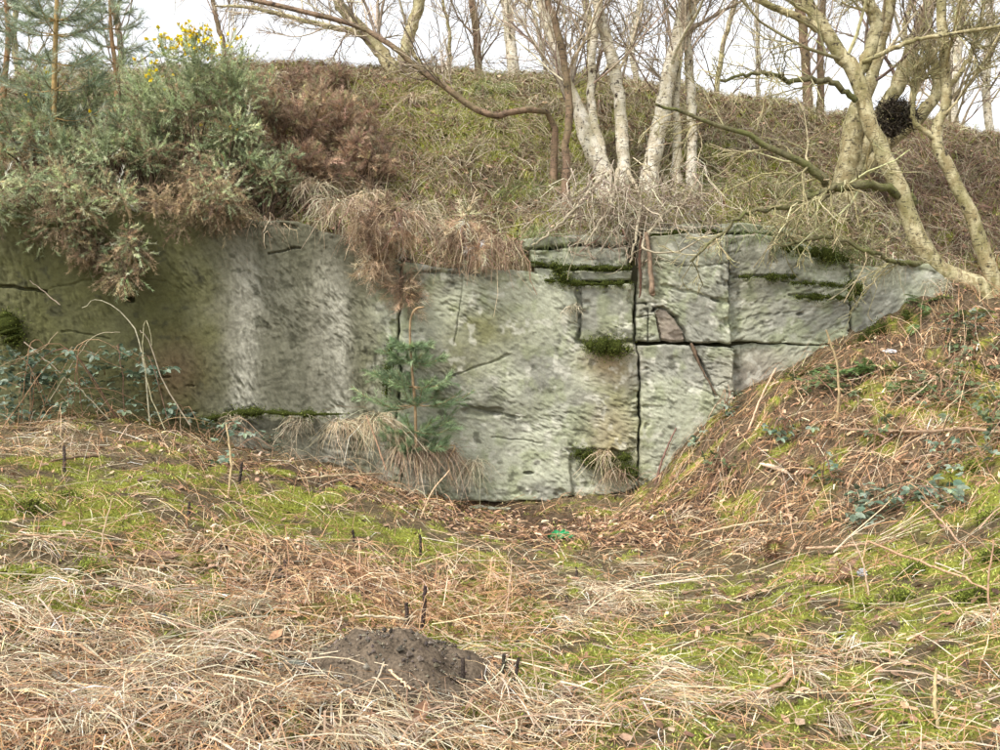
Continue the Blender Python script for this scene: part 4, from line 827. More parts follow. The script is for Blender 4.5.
for k, (lb, px, py, n, L, r, cs, yy) in enumerate([('pale tuft hanging from the low ledge, left of a pair', 342, 424, 150, .36, .09, PALE, 9.3), ('fuller pale tuft hanging from the low ledge beside the sapling', 376, 420, 260, .44, .13, PALE, 9.3), ('thin tuft on the low ledge near the bramble', 300, 420, 90, .22, .10, GREY, 9.3),
      ('small tuft hanging from the low ledge nearest the bramble', 236, 418, 90, .24, .08, GREY, 9.25), ('brown tuft under the pine sapling', 408, 448, 260, .40, .14, RUST, 9.25), ('brown tuft on the lowest ledge right of the sapling', 442, 452, 220, .30, .12, RUST, 9.3), ('short brown tuft at the right end of the lowest ledge', 474, 462, 140, .22, .09, GREY, 9.35),
      ('little tawny tuft hanging in the mossy hollow', 604, 452, 70, .22, .05, PALE, 9.4), ('brown tuft below the mossy hollow', 616, 470, 120, .24, .07, RUST, 9.4), ('tiny tuft growing from the short crack left of the stacked block', 574, 306, 60, .12, .05, GREY, 9.42)]):
    tussock(lb, px, py, yy, n, L, r, cs, seed=200 + k, out=0.9, upv=0.3, grav=1.1, onbank=False, group='grass tufts on the rock ledges', w_=0.0055)
GD = 'dead twiggy tangles hanging over the cliff edge'
dk = dict(group=GD, name='hanging_brush', cat='dead brush', live=RUST, dry=RUST, dead=0.6, deadlow=0.8, nl=0.075, nw=0.004, slen=0.16, hang=0.25, upb=0.0)
bush('tangle of brown dead twigs hanging over the joint of the two large slabs', 380, 236, 34, 44, 9.35, 230, 30, seed=40, **dk)
bush('smaller tangle of brown dead twigs hanging over the pale middle slab', 470, 242, 34, 30, 9.4, 170, 30, seed=41, **dk)
bush('thin brown brush hanging low between the slabs above the sapling', 402, 292, 16, 26, 9.4, 50, 30, seed=42, **dk)
# conifers
def conifer(label, path, Y, whorls, nb, needle, col, bcol, group=None, nw=0.004, seed=0, extra=0.0, name='pine_sapling', wood='pine', dens=150, rise=0.25):
    global rng
    keep = rng; rng = np.random.default_rng(4000 + seed); p, w_ = survey(path, Y); base = p[0].copy()
    o = thing(name, label, wood, base, group); g = Geo()
    if extra: d = nrm(p[-1] - p[-2]); p = np.concatenate([p, [p[-1] + d * extra]]); w_ = np.r_[w_, w_[-1] * 0.4]
    q = smooth_path(np.c_[p, w_[:, None]], 40); tubes(g, q[None, :, :3], q[None, :, 3] / 2, bcol, 7); g.build('trunk', M_twig, o)
    gb = Geo(); gn = Geo()
    for (py, Lp) in whorls:
        z = P(0, py, Y)[2]; k = np.argmin(np.abs(q[:30, 2] - z)) if py is not None else 39; L0 = Lp * Y / F
        for j in range(nb):
            a = j / nb * 6.283 + rng.uniform(0, .6) + py * 0.3; d = np.array([math.cos(a), math.sin(a) * 0.7, rise * rng.uniform(0.2, 1.6)]); L = L0 * rng.uniform(0.75, 1.15); t = np.linspace(0, 1, 6)[:, None]
            if q[k, 1] + d[1] * L > yface(q[k, 0]) - 0.06 and Y < 9.45: d[1] = (yface(q[k, 0]) - 0.06 - q[k, 1]) / L
            bp_ = q[k, :3] + d * L * t; bp_[:, 2] += -0.12 * L * np.sin(np.pi * t[:, 0]) + 0.06 * L * t[:, 0] ** 2; tubes(gb, bp_[None], np.linspace(0.006, 0.0025, 6)[None], bcol, 5, False)
            # side shoots
            m = 5; si = rng.uniform(0.25, 0.95, m); so = q[k, :3] + d * L * si[:, None]; so[:, 2] = np.interp(si, t[:, 0], bp_[:, 2]); sd = nrm(d + rng.normal(0, .6, (m, 3)) * np.array([1, .8, .5])); sl = L * rng.uniform(0.18, 0.4, m)
            O = np.concatenate([bp_[1:5], so]); D = np.concatenate([nrm(bp_[2:6] - bp_[1:5]), sd]); LL = np.concatenate([np.full(4, L / 5), sl])
            spray(gn, O, D, LL, max(8, int(dens / (m + 4))), needle, nw, pick(col, len(O), 0.18), 40)
    tag(gb.build('branches', M_twig, o), kind='stuff'); tag(gn.build('needles', M_needle, o), kind='stuff'); rng = keep; return o
PINE = [(150, 162, 134, 3), (130, 144, 116, 3), (168, 178, 150, 2), (110, 122, 96, 2)]
conifer('young pine sapling with a hooked tip growing in front of the rock face', [(418, 468, 3.6), (416, 440, 3.2), (415, 404, 3), (412, 370, 2.6), (410, 335, 2.4), (411, 318, 2.2), (416, 309, 2.5), (424, 307, 1.5)], 9.22,
        [(448, 34), (430, 48), (407, 60), (384, 42), (363, 30), (346, 18)], 9, 0.06, [(126, 148, 104, 3), (106, 128, 88, 3), (150, 170, 124, 2)], lin((150, 128, 98)), None, 0.0046, 1, dens=430)
conifer('young blue-green pine rising through the gorse at the far left', [(47, 215, 8), (50, 190, 7), (53, 130, 6), (55, 60, 5), (57, -2, 4)], 9.95, [(y_, l_) for y_, l_ in [(150, 66), (118, 62), (86, 66), (60, 56), (36, 60), (14, 56), (-4, 48)]], 7, 0.085, PINE, lin((160, 136, 92)), None, 0.005, 2, 1.3, dens=300, rise=0.35)
conifer('second young pine behind the gorse at the far left', [(2, 160, 8), (4, 90, 6), (8, 40, 5), (6, -2, 4)], 10.8, [(y_, l_) for y_, l_ in [(84, 66), (56, 60), (30, 60), (8, 54), (-10, 46)]], 7, 0.09, PINE, lin((150, 120, 88)), None, 0.005, 3, 1.2, dens=280, rise=0.35)
conifer('small pine top showing between the young pine and the flowers', [(118, 120, 6), (116, 70, 5), (112, 40, 4), (110, 10, 3)], 11.2, [(y_, l_) for y_, l_ in [(66, 40), (48, 38), (30, 32), (14, 24)]], 6, 0.085, PINE, lin((150, 120, 88)), None, 0.005, 4, 0.2, dens=240, rise=0.4)

# ------------------------------------------------------------------ brambles, ferns, moss cushions, roots
def leaf_mesh(name, L, cols, three=True):
    g = Geo()
    for a in ((-1.05, 0, 1.05) if three else (0,)):
        ca, sa = math.cos(a), math.sin(a); l = L * (0.62 if three else 1.0); o = 0.10 * L if three else 0
        prof = [(0, 0, 0), (.18, .20, .05), (.45, .30, .09), (.75, .20, .07), (1, 0, -.03), (.75, -.20, .07), (.45, -.30, .09), (.18, -.20, .05), (.45, 0, 0)]
        v = [((o + u * l) * ca - s_ * l * sa, (o + u * l) * sa + s_ * l * ca, h * l) for u, s_, h in prof]; b = pick(cols, 1, 0.1)
        g.add(v, b[0] * np.ones((9, 1)) * np.array([1, 1, 1, 1.1, 1.15, 1.1, 1, 1, .8])[:, None], tris=[(i, (i + 1) % 8, 8) for i in range(8)])
    g.add([(-.55 * L, -.006, -.02), (-.55 * L, .006, -.02), (0.1 * L, .004, 0), (0.1 * L, -.004, 0)], lin((130, 110, 80)), quads=[(0, 1, 2, 3)])
    return g.mesh(name, M_leaf, False)
BR_BLUE = [(108, 128, 106, 3), (126, 146, 124, 2), (88, 108, 84, 3), (136, 150, 118, 1)]
LEAVES = [leaf_mesh('leaf', s_, BR_BLUE) for s_ in (0.085, 0.105, 0.095, 0.12, 0.075)]
LEAVES2 = [leaf_mesh('leaf', s_, [(98, 112, 72, 2), (120, 130, 88, 1), (84, 98, 66, 2)]) for s_ in (0.085, 0.105, 0.075)]
def put_leaf(o, mesh, p, sc, az, tip):
    l = bpy.data.objects.new('leaf', mesh); COL.objects.link(l); l.parent = o; l.location = [float(v) for v in (p - np.array(o.location))]
    l.rotation_euler = (float(rng.normal(0, .35)), float(tip), float(az)); l.scale = (sc, sc, sc)
CANE = [(150, 116, 88, 3), (172, 140, 108, 2), (120, 92, 74, 2)]
def bramble(label, areas, nl, canes=(), hgt=0.16, group='bramble patches', leaves_=LEAVES, ncane=6, clen=0.55, ymax=9.5, seed=0, name='bramble', cat='bramble', zlift=0.0, scl=1.0):
    global rng
    keep = rng; rng = np.random.default_rng(5000 + seed); b0 = G(areas[0][0], areas[0][1], 3, ymax); o = thing(name, label, cat, b0, group); pts = []
    for (px, py, rx, ry, wgt) in areas:
        for _ in range(int(nl * wgt)):
            a = rng.uniform(0, 6.28); q = math.sqrt(rng.random()); gp = G(px + rx * q * math.cos(a), py + ry * q * math.sin(a), 3, ymax); gp[1] -= rng.random() * 0.05; gp[2] += zlift + 0.02 + rng.random() ** 0.8 * hgt; pts.append(gp)
    for p in pts: put_leaf(o, leaves_[rng.integers(len(leaves_))], p, scl * rng.uniform(0.7, 1.25), rng.uniform(0, 6.28), rng.normal(0.25, 0.4))
    for k in range(ncane):
        a_, b_ = pts[rng.integers(len(pts))], pts[rng.integers(len(pts))]
        m = (a_ + b_) / 2 + np.array([0, -0.06, rng.uniform(.05, .2)]); s0 = np.array([a_[0], a_[1], float(gz(a_[0], a_[1])) - .02]); q = smooth_path(np.array([s0, m, b_]), 12, 0.006); g = Geo(); tubes(g, q[None], np.linspace(0.005, 0.0025, 12)[None], pick(CANE, 1), 5, False); g.build('cane', M_twig, o)
    for pl, yy, wd in canes:
        p = P([q[0] for q in pl], [q[1] for q in pl], yy); q = smooth_path(p, 16, 0.004); g = Geo(); tubes(g, q[None], np.linspace(wd, wd * 0.45, 16)[None] * 0.42 * yy / F / 2, pick([(170, 154, 126, 2), (146, 126, 102, 1)], 1), 5, False); g.build('cane', M_twig, o)
    rng = keep; return o
bramble('low blue-green bramble trailing over the moss on the right-hand slope', [(905, 512, 48, 14, .6), (860, 520, 22, 18, .3), (945, 505, 24, 14, .25)], 62, seed=1, ymax=9)
bramble('large dusky bramble patch at the foot of the damp slab', [(60, 392, 66, 22, .55), (120, 380, 45, 30, .25), (20, 350, 30, 28, .15), (150, 415, 30, 14, .12), (20, 410, 30, 16, .1)], 235, canes=[([(150, 425), (144, 370), (132, 325), (100, 300), (82, 308)], 9.0, 4), ([(190, 425), (165, 385), (148, 340), (140, 330)], 8.95, 4), ([(165, 430), (150, 392), (142, 350), (146, 320), (152, 345)], 8.9, 3), ([(50, 400), (90, 340), (120, 332)], 8.9, 3), ([(58, 332), (40, 350), (10, 362), (-10, 372)], 8.9, 3), ([(24, 342), (60, 372), (75, 392)], 8.9, 3), ([(60, 305), (42, 290), (30, 280)], 8.9, 3),([(110, 420), (70, 380), (62, 372)], 8.9, 3)], hgt=0.62, seed=2, ymax=9.05, zlift=0.04, ncane=18)
bramble('thin trail of bramble leaves along the low ledge', [(210, 405, 26, 8, .4), (175, 398, 24, 10, .4), (255, 410, 30, 6, .3), (225, 480, 10, 20, .12)], 46, hgt=0.1, seed=3, ymax=9.15, zlift=0.12, ncane=4)
bramble('dull green bramble patch high on the right-hand slope', [(945, 398, 34, 26, .5), (975, 360, 24, 30, .3), (985, 420, 20, 20, .2)], 110, leaves_=LEAVES2, seed=4, ymax=9.4)
bramble('small bramble sprig at the foot of the split block', [(725, 412, 16, 8, .6), (695, 450, 14, 8, .3)], 20, seed=5, ymax=9.25, ncane=3)
bramble('scattered bramble sprig below the green ferns', [(840, 395, 26, 10, .5), (800, 400, 14, 12, .3)], 40, leaves_=LEAVES2, seed=6, ymax=9.3, ncane=3)
bramble('bramble sprig at the top of the bare slope above the trailing bramble', [(945, 470, 22, 10, .6), (985, 462, 14, 12, .3)], 24, seed=7, ymax=9.0, ncane=3)
for k, (px, py, rx, ry, nn, lb) in enumerate([(790, 440, 30, 10, 22, 'small bramble sprig halfway up the slope below the right-hand slab'), (880, 440, 26, 10, 20, 'small bramble sprig on the slope just above the long fallen branch'), (960, 330, 24, 14, 26, 'bramble sprig on the slope below the leaning birch'), (720, 470, 18, 8, 14, 'low bramble sprig near the foot of the slope'), (820, 480, 22, 10, 16, 'bramble sprig on the slope left of the trailing bramble'), (990, 440, 18, 14, 20, 'bramble sprig at the right edge below the dull bramble patch')]):
    bramble(lb, [(px, py, rx, ry, 1)], nn, leaves_=LEAVES2 if k % 2 else LEAVES, seed=30 + k, ymax=9.4, ncane=4, hgt=.12, scl=.85)
# green ferns and brown bracken fronds
def frond_mesh(name, L, cols, brown=False, seed=0):
    g = Geo(); n = 18; t = np.linspace(0.12, 1, n); z = L * (0.55 * t - 0.45 * t ** 2); x = L * t * 0.85
    base = np.stack([x, 0 * x, z], -1); ln = L * 0.26 * np.sin(np.pi * np.clip(t, 0, 1) ** 0.7) + 0.01
    for sgn in (-1, 1):
        tip = base + np.stack([ln * 0.45, sgn * ln, -ln * (0.5 if brown else 0.12) + rng.normal(0, 0.006, n)], -1); mid = base + (tip - base) * 0.45; w_ = L * 0.028
        v = np.stack([base, mid + [w_, 0, 0.006], tip, mid - [w_, 0, -0.006]], 1).reshape(-1, 3); g.add(v, np.repeat(pick(cols, n, 0.15), 4, 0), quads=np.arange(n * 4).reshape(-1, 4))
    st = np.concatenate([[[0, 0, 0]], base]); tubes(g, st[None], np.linspace(0.004, 0.0015, n + 1)[None], lin((110, 104, 60) if not brown else (120, 80, 56)), 4, False)
    return g.mesh(name, M_leaf if not brown else M_litter, False)
FG = [(96, 128, 62, 3), (116, 146, 78, 2), (80, 110, 54, 2)]; FB = [(150, 120, 92, 3), (124, 98, 76, 3), (174, 144, 112, 1)]
FRG = [frond_mesh('frond', .34, FG), frond_mesh('frond', .28, FG), frond_mesh('frond', .40, FG)]; FRB = [frond_mesh('frond', .34, FB, True), frond_mesh('frond', .42, FB, True)]
def fern(label, px, py, n, group, brown=False, sc=1.0, seed=0, name='fern'):
    global rng
    keep = rng; rng = np.random.default_rng(6000 + seed); c = G(px, py, 3, 9.6); o = thing(name, label, 'fern', c, group)
    for k in range(n):
        f = bpy.data.objects.new('frond', (FRB if brown else FRG)[rng.integers(2 if brown else 3)]); COL.objects.link(f); f.parent = o; f.location = (float(rng.normal(0, .02)), float(rng.normal(0, .02)), 0.0)
        s_ = sc * rng.uniform(.7, 1.2); f.scale = (s_, s_, s_); f.rotation_euler = (float(rng.normal(0, .2)), float(rng.normal(-.1, .25)), k / n * 6.283 + float(rng.normal(0, .3)))
    rng = keep; return o
fern('green fern clump at the foot of the right-hand slabs', 850, 372, 11, 'green ferns', seed=1, sc=1.05); fern('second green fern clump beside the first, lower on the slope', 872, 374, 8, 'green ferns', seed=2, sc=.9)
fern('small green fern at the end slab below the leaning birch', 922, 306, 7, 'green ferns', seed=3, sc=.75); fern('pale green fern under the end slab', 914, 324, 6, 'green ferns', seed=4, sc=.7); fern('low green fern against the foot of the slab right of the split block', 826, 384, 6, 'green ferns', seed=5, sc=.7)
fern('green fern sprouting halfway up the bare slope', 905, 395, 7, 'green ferns', seed=6, sc=.8); fern('green fern beside the bramble below the leaning birch', 965, 318, 7, 'green ferns', seed=7, sc=.8)
for k, (px, py, lb) in enumerate([(838, 582, 'curled brown bracken frond beside the white scrap'), (735, 600, 'brown bracken frond lying where moss meets straw'), (775, 560, 'brown bracken frond at the foot of the right-hand slope'), (800, 470, 'rusty bracken frond amid the scraps on the right-hand slope'), (890, 440, 'rusty bracken frond below the long fallen branch'), (330, 575, 'rusty bracken frond in the brown patch behind the soil mound'), (70, 720, 'brown bracken frond in the straw at the left')]):
    fern(lb, px, py, 4, 'dead bracken fronds', True, .8, 20 + k, 'dead_frond')
def moss_cushion(label, pts, rad, Y, seed=0, cols=((76, 88, 28, 3), (100, 112, 36, 2), (60, 70, 26, 3), (128, 136, 52, 1)), n=2600, flat=0.6, group='moss cushions on the rock face', name='moss_cushion'):
    """lumpy cushion along a polyline of survey points"""
    global rng
    keep = rng; rng = np.random.default_rng(7000 + seed); p = P([q[0] for q in pts], [q[1] for q in pts], Y); o = thing(name, label, 'moss', p.mean(0), group)
    q = smooth_path(p, 24) if len(p) > 1 else np.repeat(p, 24, 0); r = rad * Y / F; rr = r * np.clip(3.4 * (fbm(np.arange(24) * 0.7, np.zeros(24) + seed * 1.7, 2, seed) - 0.30), 0.06, 1.35) * np.sin(np.linspace(0.25, 2.9, 24)) ** 0.5
    g = Geo(); tubes(g, q[None], (rr * 0.72)[None], lin((60, 66, 28)), 8)
    i = rng.choice(24, n, p=rr ** 1.6 / (rr ** 1.6).sum()); u = nrm(rng.normal(0, 1, (n, 3))); b = q[i] + rng.normal(0, 0.3 * r, (n, 3)) - np.array([0, 0, .5 * r]) * (rng.random((n, 1)) < .3) * rng.random((n, 1)) + u * (rr[i] * 0.66)[:, None] * np.array([1, 1, flat + .3])
    b[:, 0] += rng.normal(0, .5 * r, n) * (rng.random(n) < .35); b[:, 2] += rng.normal(0, .6 * r, n) * (rng.random(n) < .35)
    tip = b + nrm(u + np.array([0, -.2, .35]) + rng.normal(0, .35, (n, 3))) * (rng.uniform(.008, .022, n))[:, None]; needles(g, b, tip, rng.uniform(.007, .012, n), pick(list(cols), n, 0.25)); g.build('cushion', M_moss, o); rng = keep; return o
mcs = [('thick dark moss cushion on the ledge left of the open joint', [(585, 345), (610, 346), (634, 350)], 9, 9.42, 3600), ('moss filling the gap under the top stone course', [(530, 262), (570, 267), (628, 268)], 3.5, 9.5, 1500), ('moss strip under the second stone course', [(545, 280), (590, 284), (632, 283)], 3.5, 9.48, 1500),
       ('hanging moss at the left end of the stone courses', [(556, 262), (560, 272), (566, 282)], 7, 9.45, 1500), ('moss in the shallow hollow near the foot of the middle slab', [(576, 452), (600, 460), (630, 456)], 7, 9.47, 2400), ('moss tuft beside the open joint above the slope', [(618, 472), (634, 470)], 8, 9.42, 1500),
       ('moss line in the upper joint of the right-hand slab', [(738, 277), (765, 277), (796, 277)], 3.2, 9.52, 1400), ('moss line in the middle joint of the right-hand slab', [(792, 283), (820, 284), (848, 287)], 2.2, 9.5, 1000), ('moss line in the lower joint of the right-hand slab', [(796, 297), (822, 297), (850, 298)], 3.2, 9.5, 1400),
       ('moss clump at the joint left of the end slab', [(848, 282), (858, 290), (853, 300)], 6, 9.42, 1400), ('yellow-green moss along the foot of the end slab', [(850, 348), (880, 328), (908, 312)], 7, 9.38, 2400), ('moss along the foot of the slab above the ferns', [(770, 386), (800, 374), (830, 358)], 6, 9.4, 1800),
       ('dark moss under the overhang of the upper right-hand slab', [(780, 248), (815, 252), (848, 260)], 8, 9.55, 2400), ('moss on the far-left stone below the crack', [(4, 310), (10, 330), (16, 345)], 12, 9.05, 2000), ('moss streak in the left joint behind the sapling', [(392, 340), (388, 370), (386, 400)], 4, 9.45, 1500),
       ('moss and litter along the edge of the low ledge', [(200, 420), (250, 412), (300, 414), (350, 414)], 5, 9.33, 2600),
       ('moss cap over the block with the arched crack', [(650, 236), (690, 232), (722, 232)], 4, 9.55, 1500)]
for k, (lb, pl, rd, yy, n) in enumerate(mcs): moss_cushion(lb, pl, rd, yy - 0.02 + (0 if pl[0][0] < 740 else -0.12), k, n=n)
FM = ((128, 140, 40, 3), (150, 160, 56, 2), (106, 118, 36, 2))
for k, (px, py, rd, lb) in enumerate([(975, 470, 14, 'bright moss hummock high on the right-hand slope'), (990, 520, 16, 'bright moss hummock beside the trailing bramble'), (915, 575, 22, 'bright moss hummock just right of the white scrap'), (975, 600, 26, 'broad moss hummock at the right of the dip'), (905, 600, 18, 'low moss hummock below the white scrap'), (870, 610, 14, 'small moss hummock left of the low one'),
                                     (30, 512, 22, 'bright moss hummock at the left edge of the floor'), (70, 500, 16, 'small moss hummock on the left rise'), (95, 572, 20, 'flat moss hummock in the straw at the left'), (20, 582, 18, 'moss hummock at the left edge amid straw'), (1000, 560, 24, 'moss hummock on the right edge of the slope')]):
    c = G(px, py); moss_cushion(lb, [(px - rd * .7, py), (px, py - 1), (px + rd * .7, py + 2)], rd * 0.55, c[1], 50 + k, FM, 2600, 0.3, 'moss hummocks on the quarry floor', 'moss_hummock')
# root tangle hanging from the birch foot
rng = np.random.default_rng(99)
c = P(622, 172, 10.3); o = thing('root_tangle', 'tangle of pale bare roots and suckers hanging over the open joint', 'roots', c)
n = 150; sx_ = rng.uniform(570, 700, n); st = P(sx_, rng.uniform(160, 228, n), rng.uniform(9.7, 10.3, n)); en = P(sx_ + rng.normal(-8, 38, n), rng.uniform(185, 262, n), rng.uniform(9.3, 9.75, n)); t = np.linspace(0, 1, 8)[None, :, None]
pp = st[:, None] * (1 - t) + en[:, None] * t; pp += rng.normal(0, 0.05, (n, 1, 3)) * np.sin(np.pi * t) * 2 + rng.normal(0, 0.03, pp.shape); pp[:, :, 1] -= 0.05 * np.sin(np.pi * t[..., 0]); pp[..., 2] += rng.uniform(-.08, .16, (n, 1)) * np.sin(np.pi * t[..., 0])
RT = [(180, 168, 144, 3), (154, 140, 118, 3), (130, 114, 96, 2), (200, 188, 164, 1)]
g = Geo(); rr = rng.uniform(0.003, 0.008, (n, 1)) * np.linspace(1, .4, 8)[None]; tubes(g, pp, rr, pick(RT, n), 5, False); b2, r2 = grow(pp, rr, 4, .1, .5, 60, .5, .7, 5, -.05, .28, .2, 1, .0026); tubes(g, b2, r2, pick(RT, len(b2)), 4, False); tag(g.build('roots', M_twig, o), kind='stuff')
for pl, yy in (([(610, 172, 5), (590, 190, 4), (570, 214, 3.5), (545, 236, 2.5), (532, 246, 2)], [10.3, 9.9, 9.6, 9.45, 9.4]), ([(618, 170, 5), (612, 200, 4), (600, 222, 3), (585, 244, 2)], [10.3, 9.8, 9.45, 9.35]), ([(628, 172, 5), (640, 200, 4), (636, 236, 3), (630, 262, 2)], [10.3, 9.8, 9.4, 9.35]), ([(700, 196, 4), (676, 205, 4), (655, 225, 3), (643, 244, 3), (650, 252, 2), (680, 250, 2), (712, 232, 1.6)], [9.9, 9.7, 9.5, 9.35, 9.3, 9.3, 9.3])):
    lg = Geo(); p, w_ = survey(pl, yy); q = smooth_path(np.c_[p, w_[:, None]], 24, 0.006); tubes(lg, q[None, :, :3], q[None, :, 3] / 2, lin((160, 150, 128)), 6); lg.build('root', M_twig, o)
def stick(name, label, cat, pl, yy, cols, group=None, mat=None, sides=7, wig=0.003, loc=None):
    p, w_ = survey(pl, yy); o = thing(name, label, cat, p[0] if loc is None else loc, group); g = Geo(); q = smooth_path(np.c_[p, w_[:, None]], 18, wig); tubes(g, q[None, :, :3], q[None, :, 3] / 2, pick(cols, 1, .05), sides); g.build('wood', mat or M_twig, o); return o
stick('broken_root', 'broken orange root stub hanging in the open joint', 'root', [(646, 232, 4), (649, 250, 4.5), (651, 275, 5), (652, 292, 6), (653, 295, 4)], 9.36, [(140, 120, 96, 1)])
stick('broken_root', 'dark thin root hanging left of the orange root stub', 'root', [(641, 236, 3), (640, 262, 3), (641, 285, 2.5), (639, 298, 1.5)], 9.38, [(92, 70, 56, 1)])
stick('crack_root', 'rusty root wedged in the slanting crack of the lower block', 'root', [(691, 343, 2.5), (694, 350, 4), (697, 358, 3), (702, 369, 1.8), (709, 382, 1.6), (717, 396, 1.2)], 9.44, [(116, 92, 72, 1)])
# dark twig clump in the birch fork
o = thing('twig_clump', 'dark dense twig clump lodged in the fork of the thick birch', 'twig clump', P(893, 116, 10.6)); n = 900; u = nrm(rng.normal(0, 1, (n, 3))); b = P(894, 117, 10.6) + u * rng.random((n, 1)) ** .5 * np.array([.12, .10, .09]) + (np.array([(-.09, 0, .05), (.05, .03, -.07), (.10, -.02, .08), (-.02, 0, -.13), (-.13, .02, -.09), (.0, .0, .12), (.15, .0, -.02)]))[rng.integers(0, 7, n)]; g = Geo()
d = nrm(u * .1 + rng.normal(0, .7, (n, 3))); L = rng.uniform(.05, .24, n); t = np.linspace(0, 1, 4)[None, :, None]; pp = b[:, None] + d[:, None] * L[:, None, None] * t + rng.normal(0, .008, (n, 4, 3)); tubes(g, pp - (d * L[:, None])[:, None] * .5, np.full((n, 4), .004), pick([(76, 68, 56, 3), (58, 52, 44, 3), (104, 96, 74, 1.5)], n), 4, False); tag(g.build('twigs', M_twig, o), kind='stuff')

# ------------------------------------------------------------------ small things on the floor
c = G(398, 672); R0 = 0.40; o = thing('soil_mound', 'dark grey mound of freshly dug soil among the straw', 'soil mound', (c[0], c[1], c[2] - .03)); g = Geo()
nr, na = 26, 72; rr_ = np.linspace(0, 1.25, nr)[:, None]; aa = np.linspace(0, 2 * np.pi, na, endpoint=False)[None]; out_ = 1 + 0.22 * (fbm(np.cos(aa) * 1.5 + 5, np.sin(aa) * 1.5, 2, 3) - .5)
mx_ = c[0] + np.cos(aa) * rr_ * R0 * out_ * 1.0; my_ = c[1] + np.sin(aa) * rr_ * R0 * .85 * out_; hh = 0.19 * np.exp(-(rr_ * 1.08) ** 3.0) + (fbm(mx_ * 9, my_ * 9, 3, 6) - .5) * .085 * (rr_ < 1.1) + (fbm(mx_ * 30, my_ * 30, 3, 8) - .5) * .05
mz = gz(mx_, my_) - .015 + hh - 0.05 * ss(1.05, 1.25, rr_); nn_ = fbm(mx_ * 14, my_ * 14, 3, 12)
k = (np.arange(nr - 1)[:, None] * na + np.arange(na)[None]).ravel(); k2 = (np.arange(nr - 1)[:, None] * na + (np.arange(na)[None] + 1) % na).ravel()
g.add(np.stack([mx_, my_, mz], -1), (lin((98, 87, 74)) * (.65 + .7 * nn_)[..., None]).reshape(-1, 3), quads=np.stack([k, k2, k2 + na, k + na], 1)); g.build('soil_heap', M_soil, o)
n = 1100; a = rng.uniform(0, 6.28, n); q = np.sqrt(rng.random(n)) * 1.3; x = c[0] + np.cos(a) * q * R0; y = c[1] + np.sin(a) * q * R0 * .85; z = gz(x, y) - .012 + 0.19 * np.exp(-(q * 1.08) ** 3.0); g = Geo(); s_ = rng.uniform(.003, .010, n) * np.where(rng.random(n) < .08, 2.6, 1)
oc = np.array([[1, 0, 0], [-1, 0, 0], [0, 1, 0], [0, -1, 0], [0, 0, 1], [0, 0, -1]]) * 1.0; v = np.stack([x, y, z], -1)[:, None] + oc[None] * s_[:, None, None] * rng.uniform(.6, 1.3, (n, 6, 1)); f = np.array([[0, 2, 4], [2, 1, 4], [1, 3, 4], [3, 0, 4], [2, 0, 5], [1, 2, 5], [3, 1, 5], [0, 3, 5]])
g.add(v.reshape(-1, 3), np.repeat(pick([(102, 93, 82, 3), (78, 71, 63, 3), (126, 116, 100, 1)], n, .2), 6, 0), tris=(np.arange(n)[:, None, None] * 6 + f[None]).reshape(-1, 3)); tag(g.build('crumbs', M_soil, o, False), kind='stuff')
CH = [(78, 68, 60, 1), (64, 56, 50, 1)]
for px, py0, py1, wpx, lb, dx in [(422, 630, 586, 4.5, 'tall charred stem behind the soil mound', 3), (407, 628, 602, 4.5, 'short charred stem behind the soil mound, left of the tall one', -1), (462, 698, 658, 5, 'thick charred stem at the right edge of the soil mound', 1), (501, 684, 654, 4.5, 'charred stem right of the soil mound, left of a close pair', 3), (513, 692, 658, 4, 'charred stem right of the soil mound, right of a close pair', 5),
      (420, 560, 535, 3, 'thin charred stem in the brown bracken beyond the soil mound', 0), (353, 550, 530, 2.5, 'thin charred stem left of the one in the brown bracken', 0), (278, 587, 567, 5, 'black stem stub of a trio by the mossy clod, leaning', 3), (284, 574, 560, 4, 'highest black stem stub of the trio by the mossy clod', 1), (286, 592, 577, 4, 'lowest black stem stub of the trio by the mossy clod', 2),
      (221, 558, 541, 3.5, 'charred stem stub of a close pair on the left rise', 0), (226, 560, 543, 3.5, 'second charred stem stub of the close pair on the left rise', 0), (188, 520, 502, 3.5, 'lone charred stem stub on the left rise', 1), (64, 476, 446, 3.5, 'charred stem standing at the crest of the left rise', 0), (576, 584, 567, 3, 'thin charred stem in the middle of the floor', 0), (556, 606, 599, 3, 'tiny black stub near the middle of the floor', 0), (565, 608, 596, 4, 'tiny forked-looking black stub beside the other tiny stub', 2), (639, 562, 553, 3, 'black stub at the foot of the right-hand slope', 3), (238, 488, 462, 3, 'dark upright stem beside the low ledge', 4), (530, 602, 588, 2.5, 'faint charred stub between the tiny stubs and the brown bracken', 0)]:
    b = G(px, py0 - 3, 2.5, 9.3); yy = b[1]; o = stick('charred_stem', lb, 'charred stem', [(px, py0 + 4, wpx), (px + dx * .5 + .6, (py0 + py1) / 2, wpx * .95), (px + dx, py1, wpx * .85)], yy, CH, 'charred plant stems on the floor', M_char, 7, 0.0015)
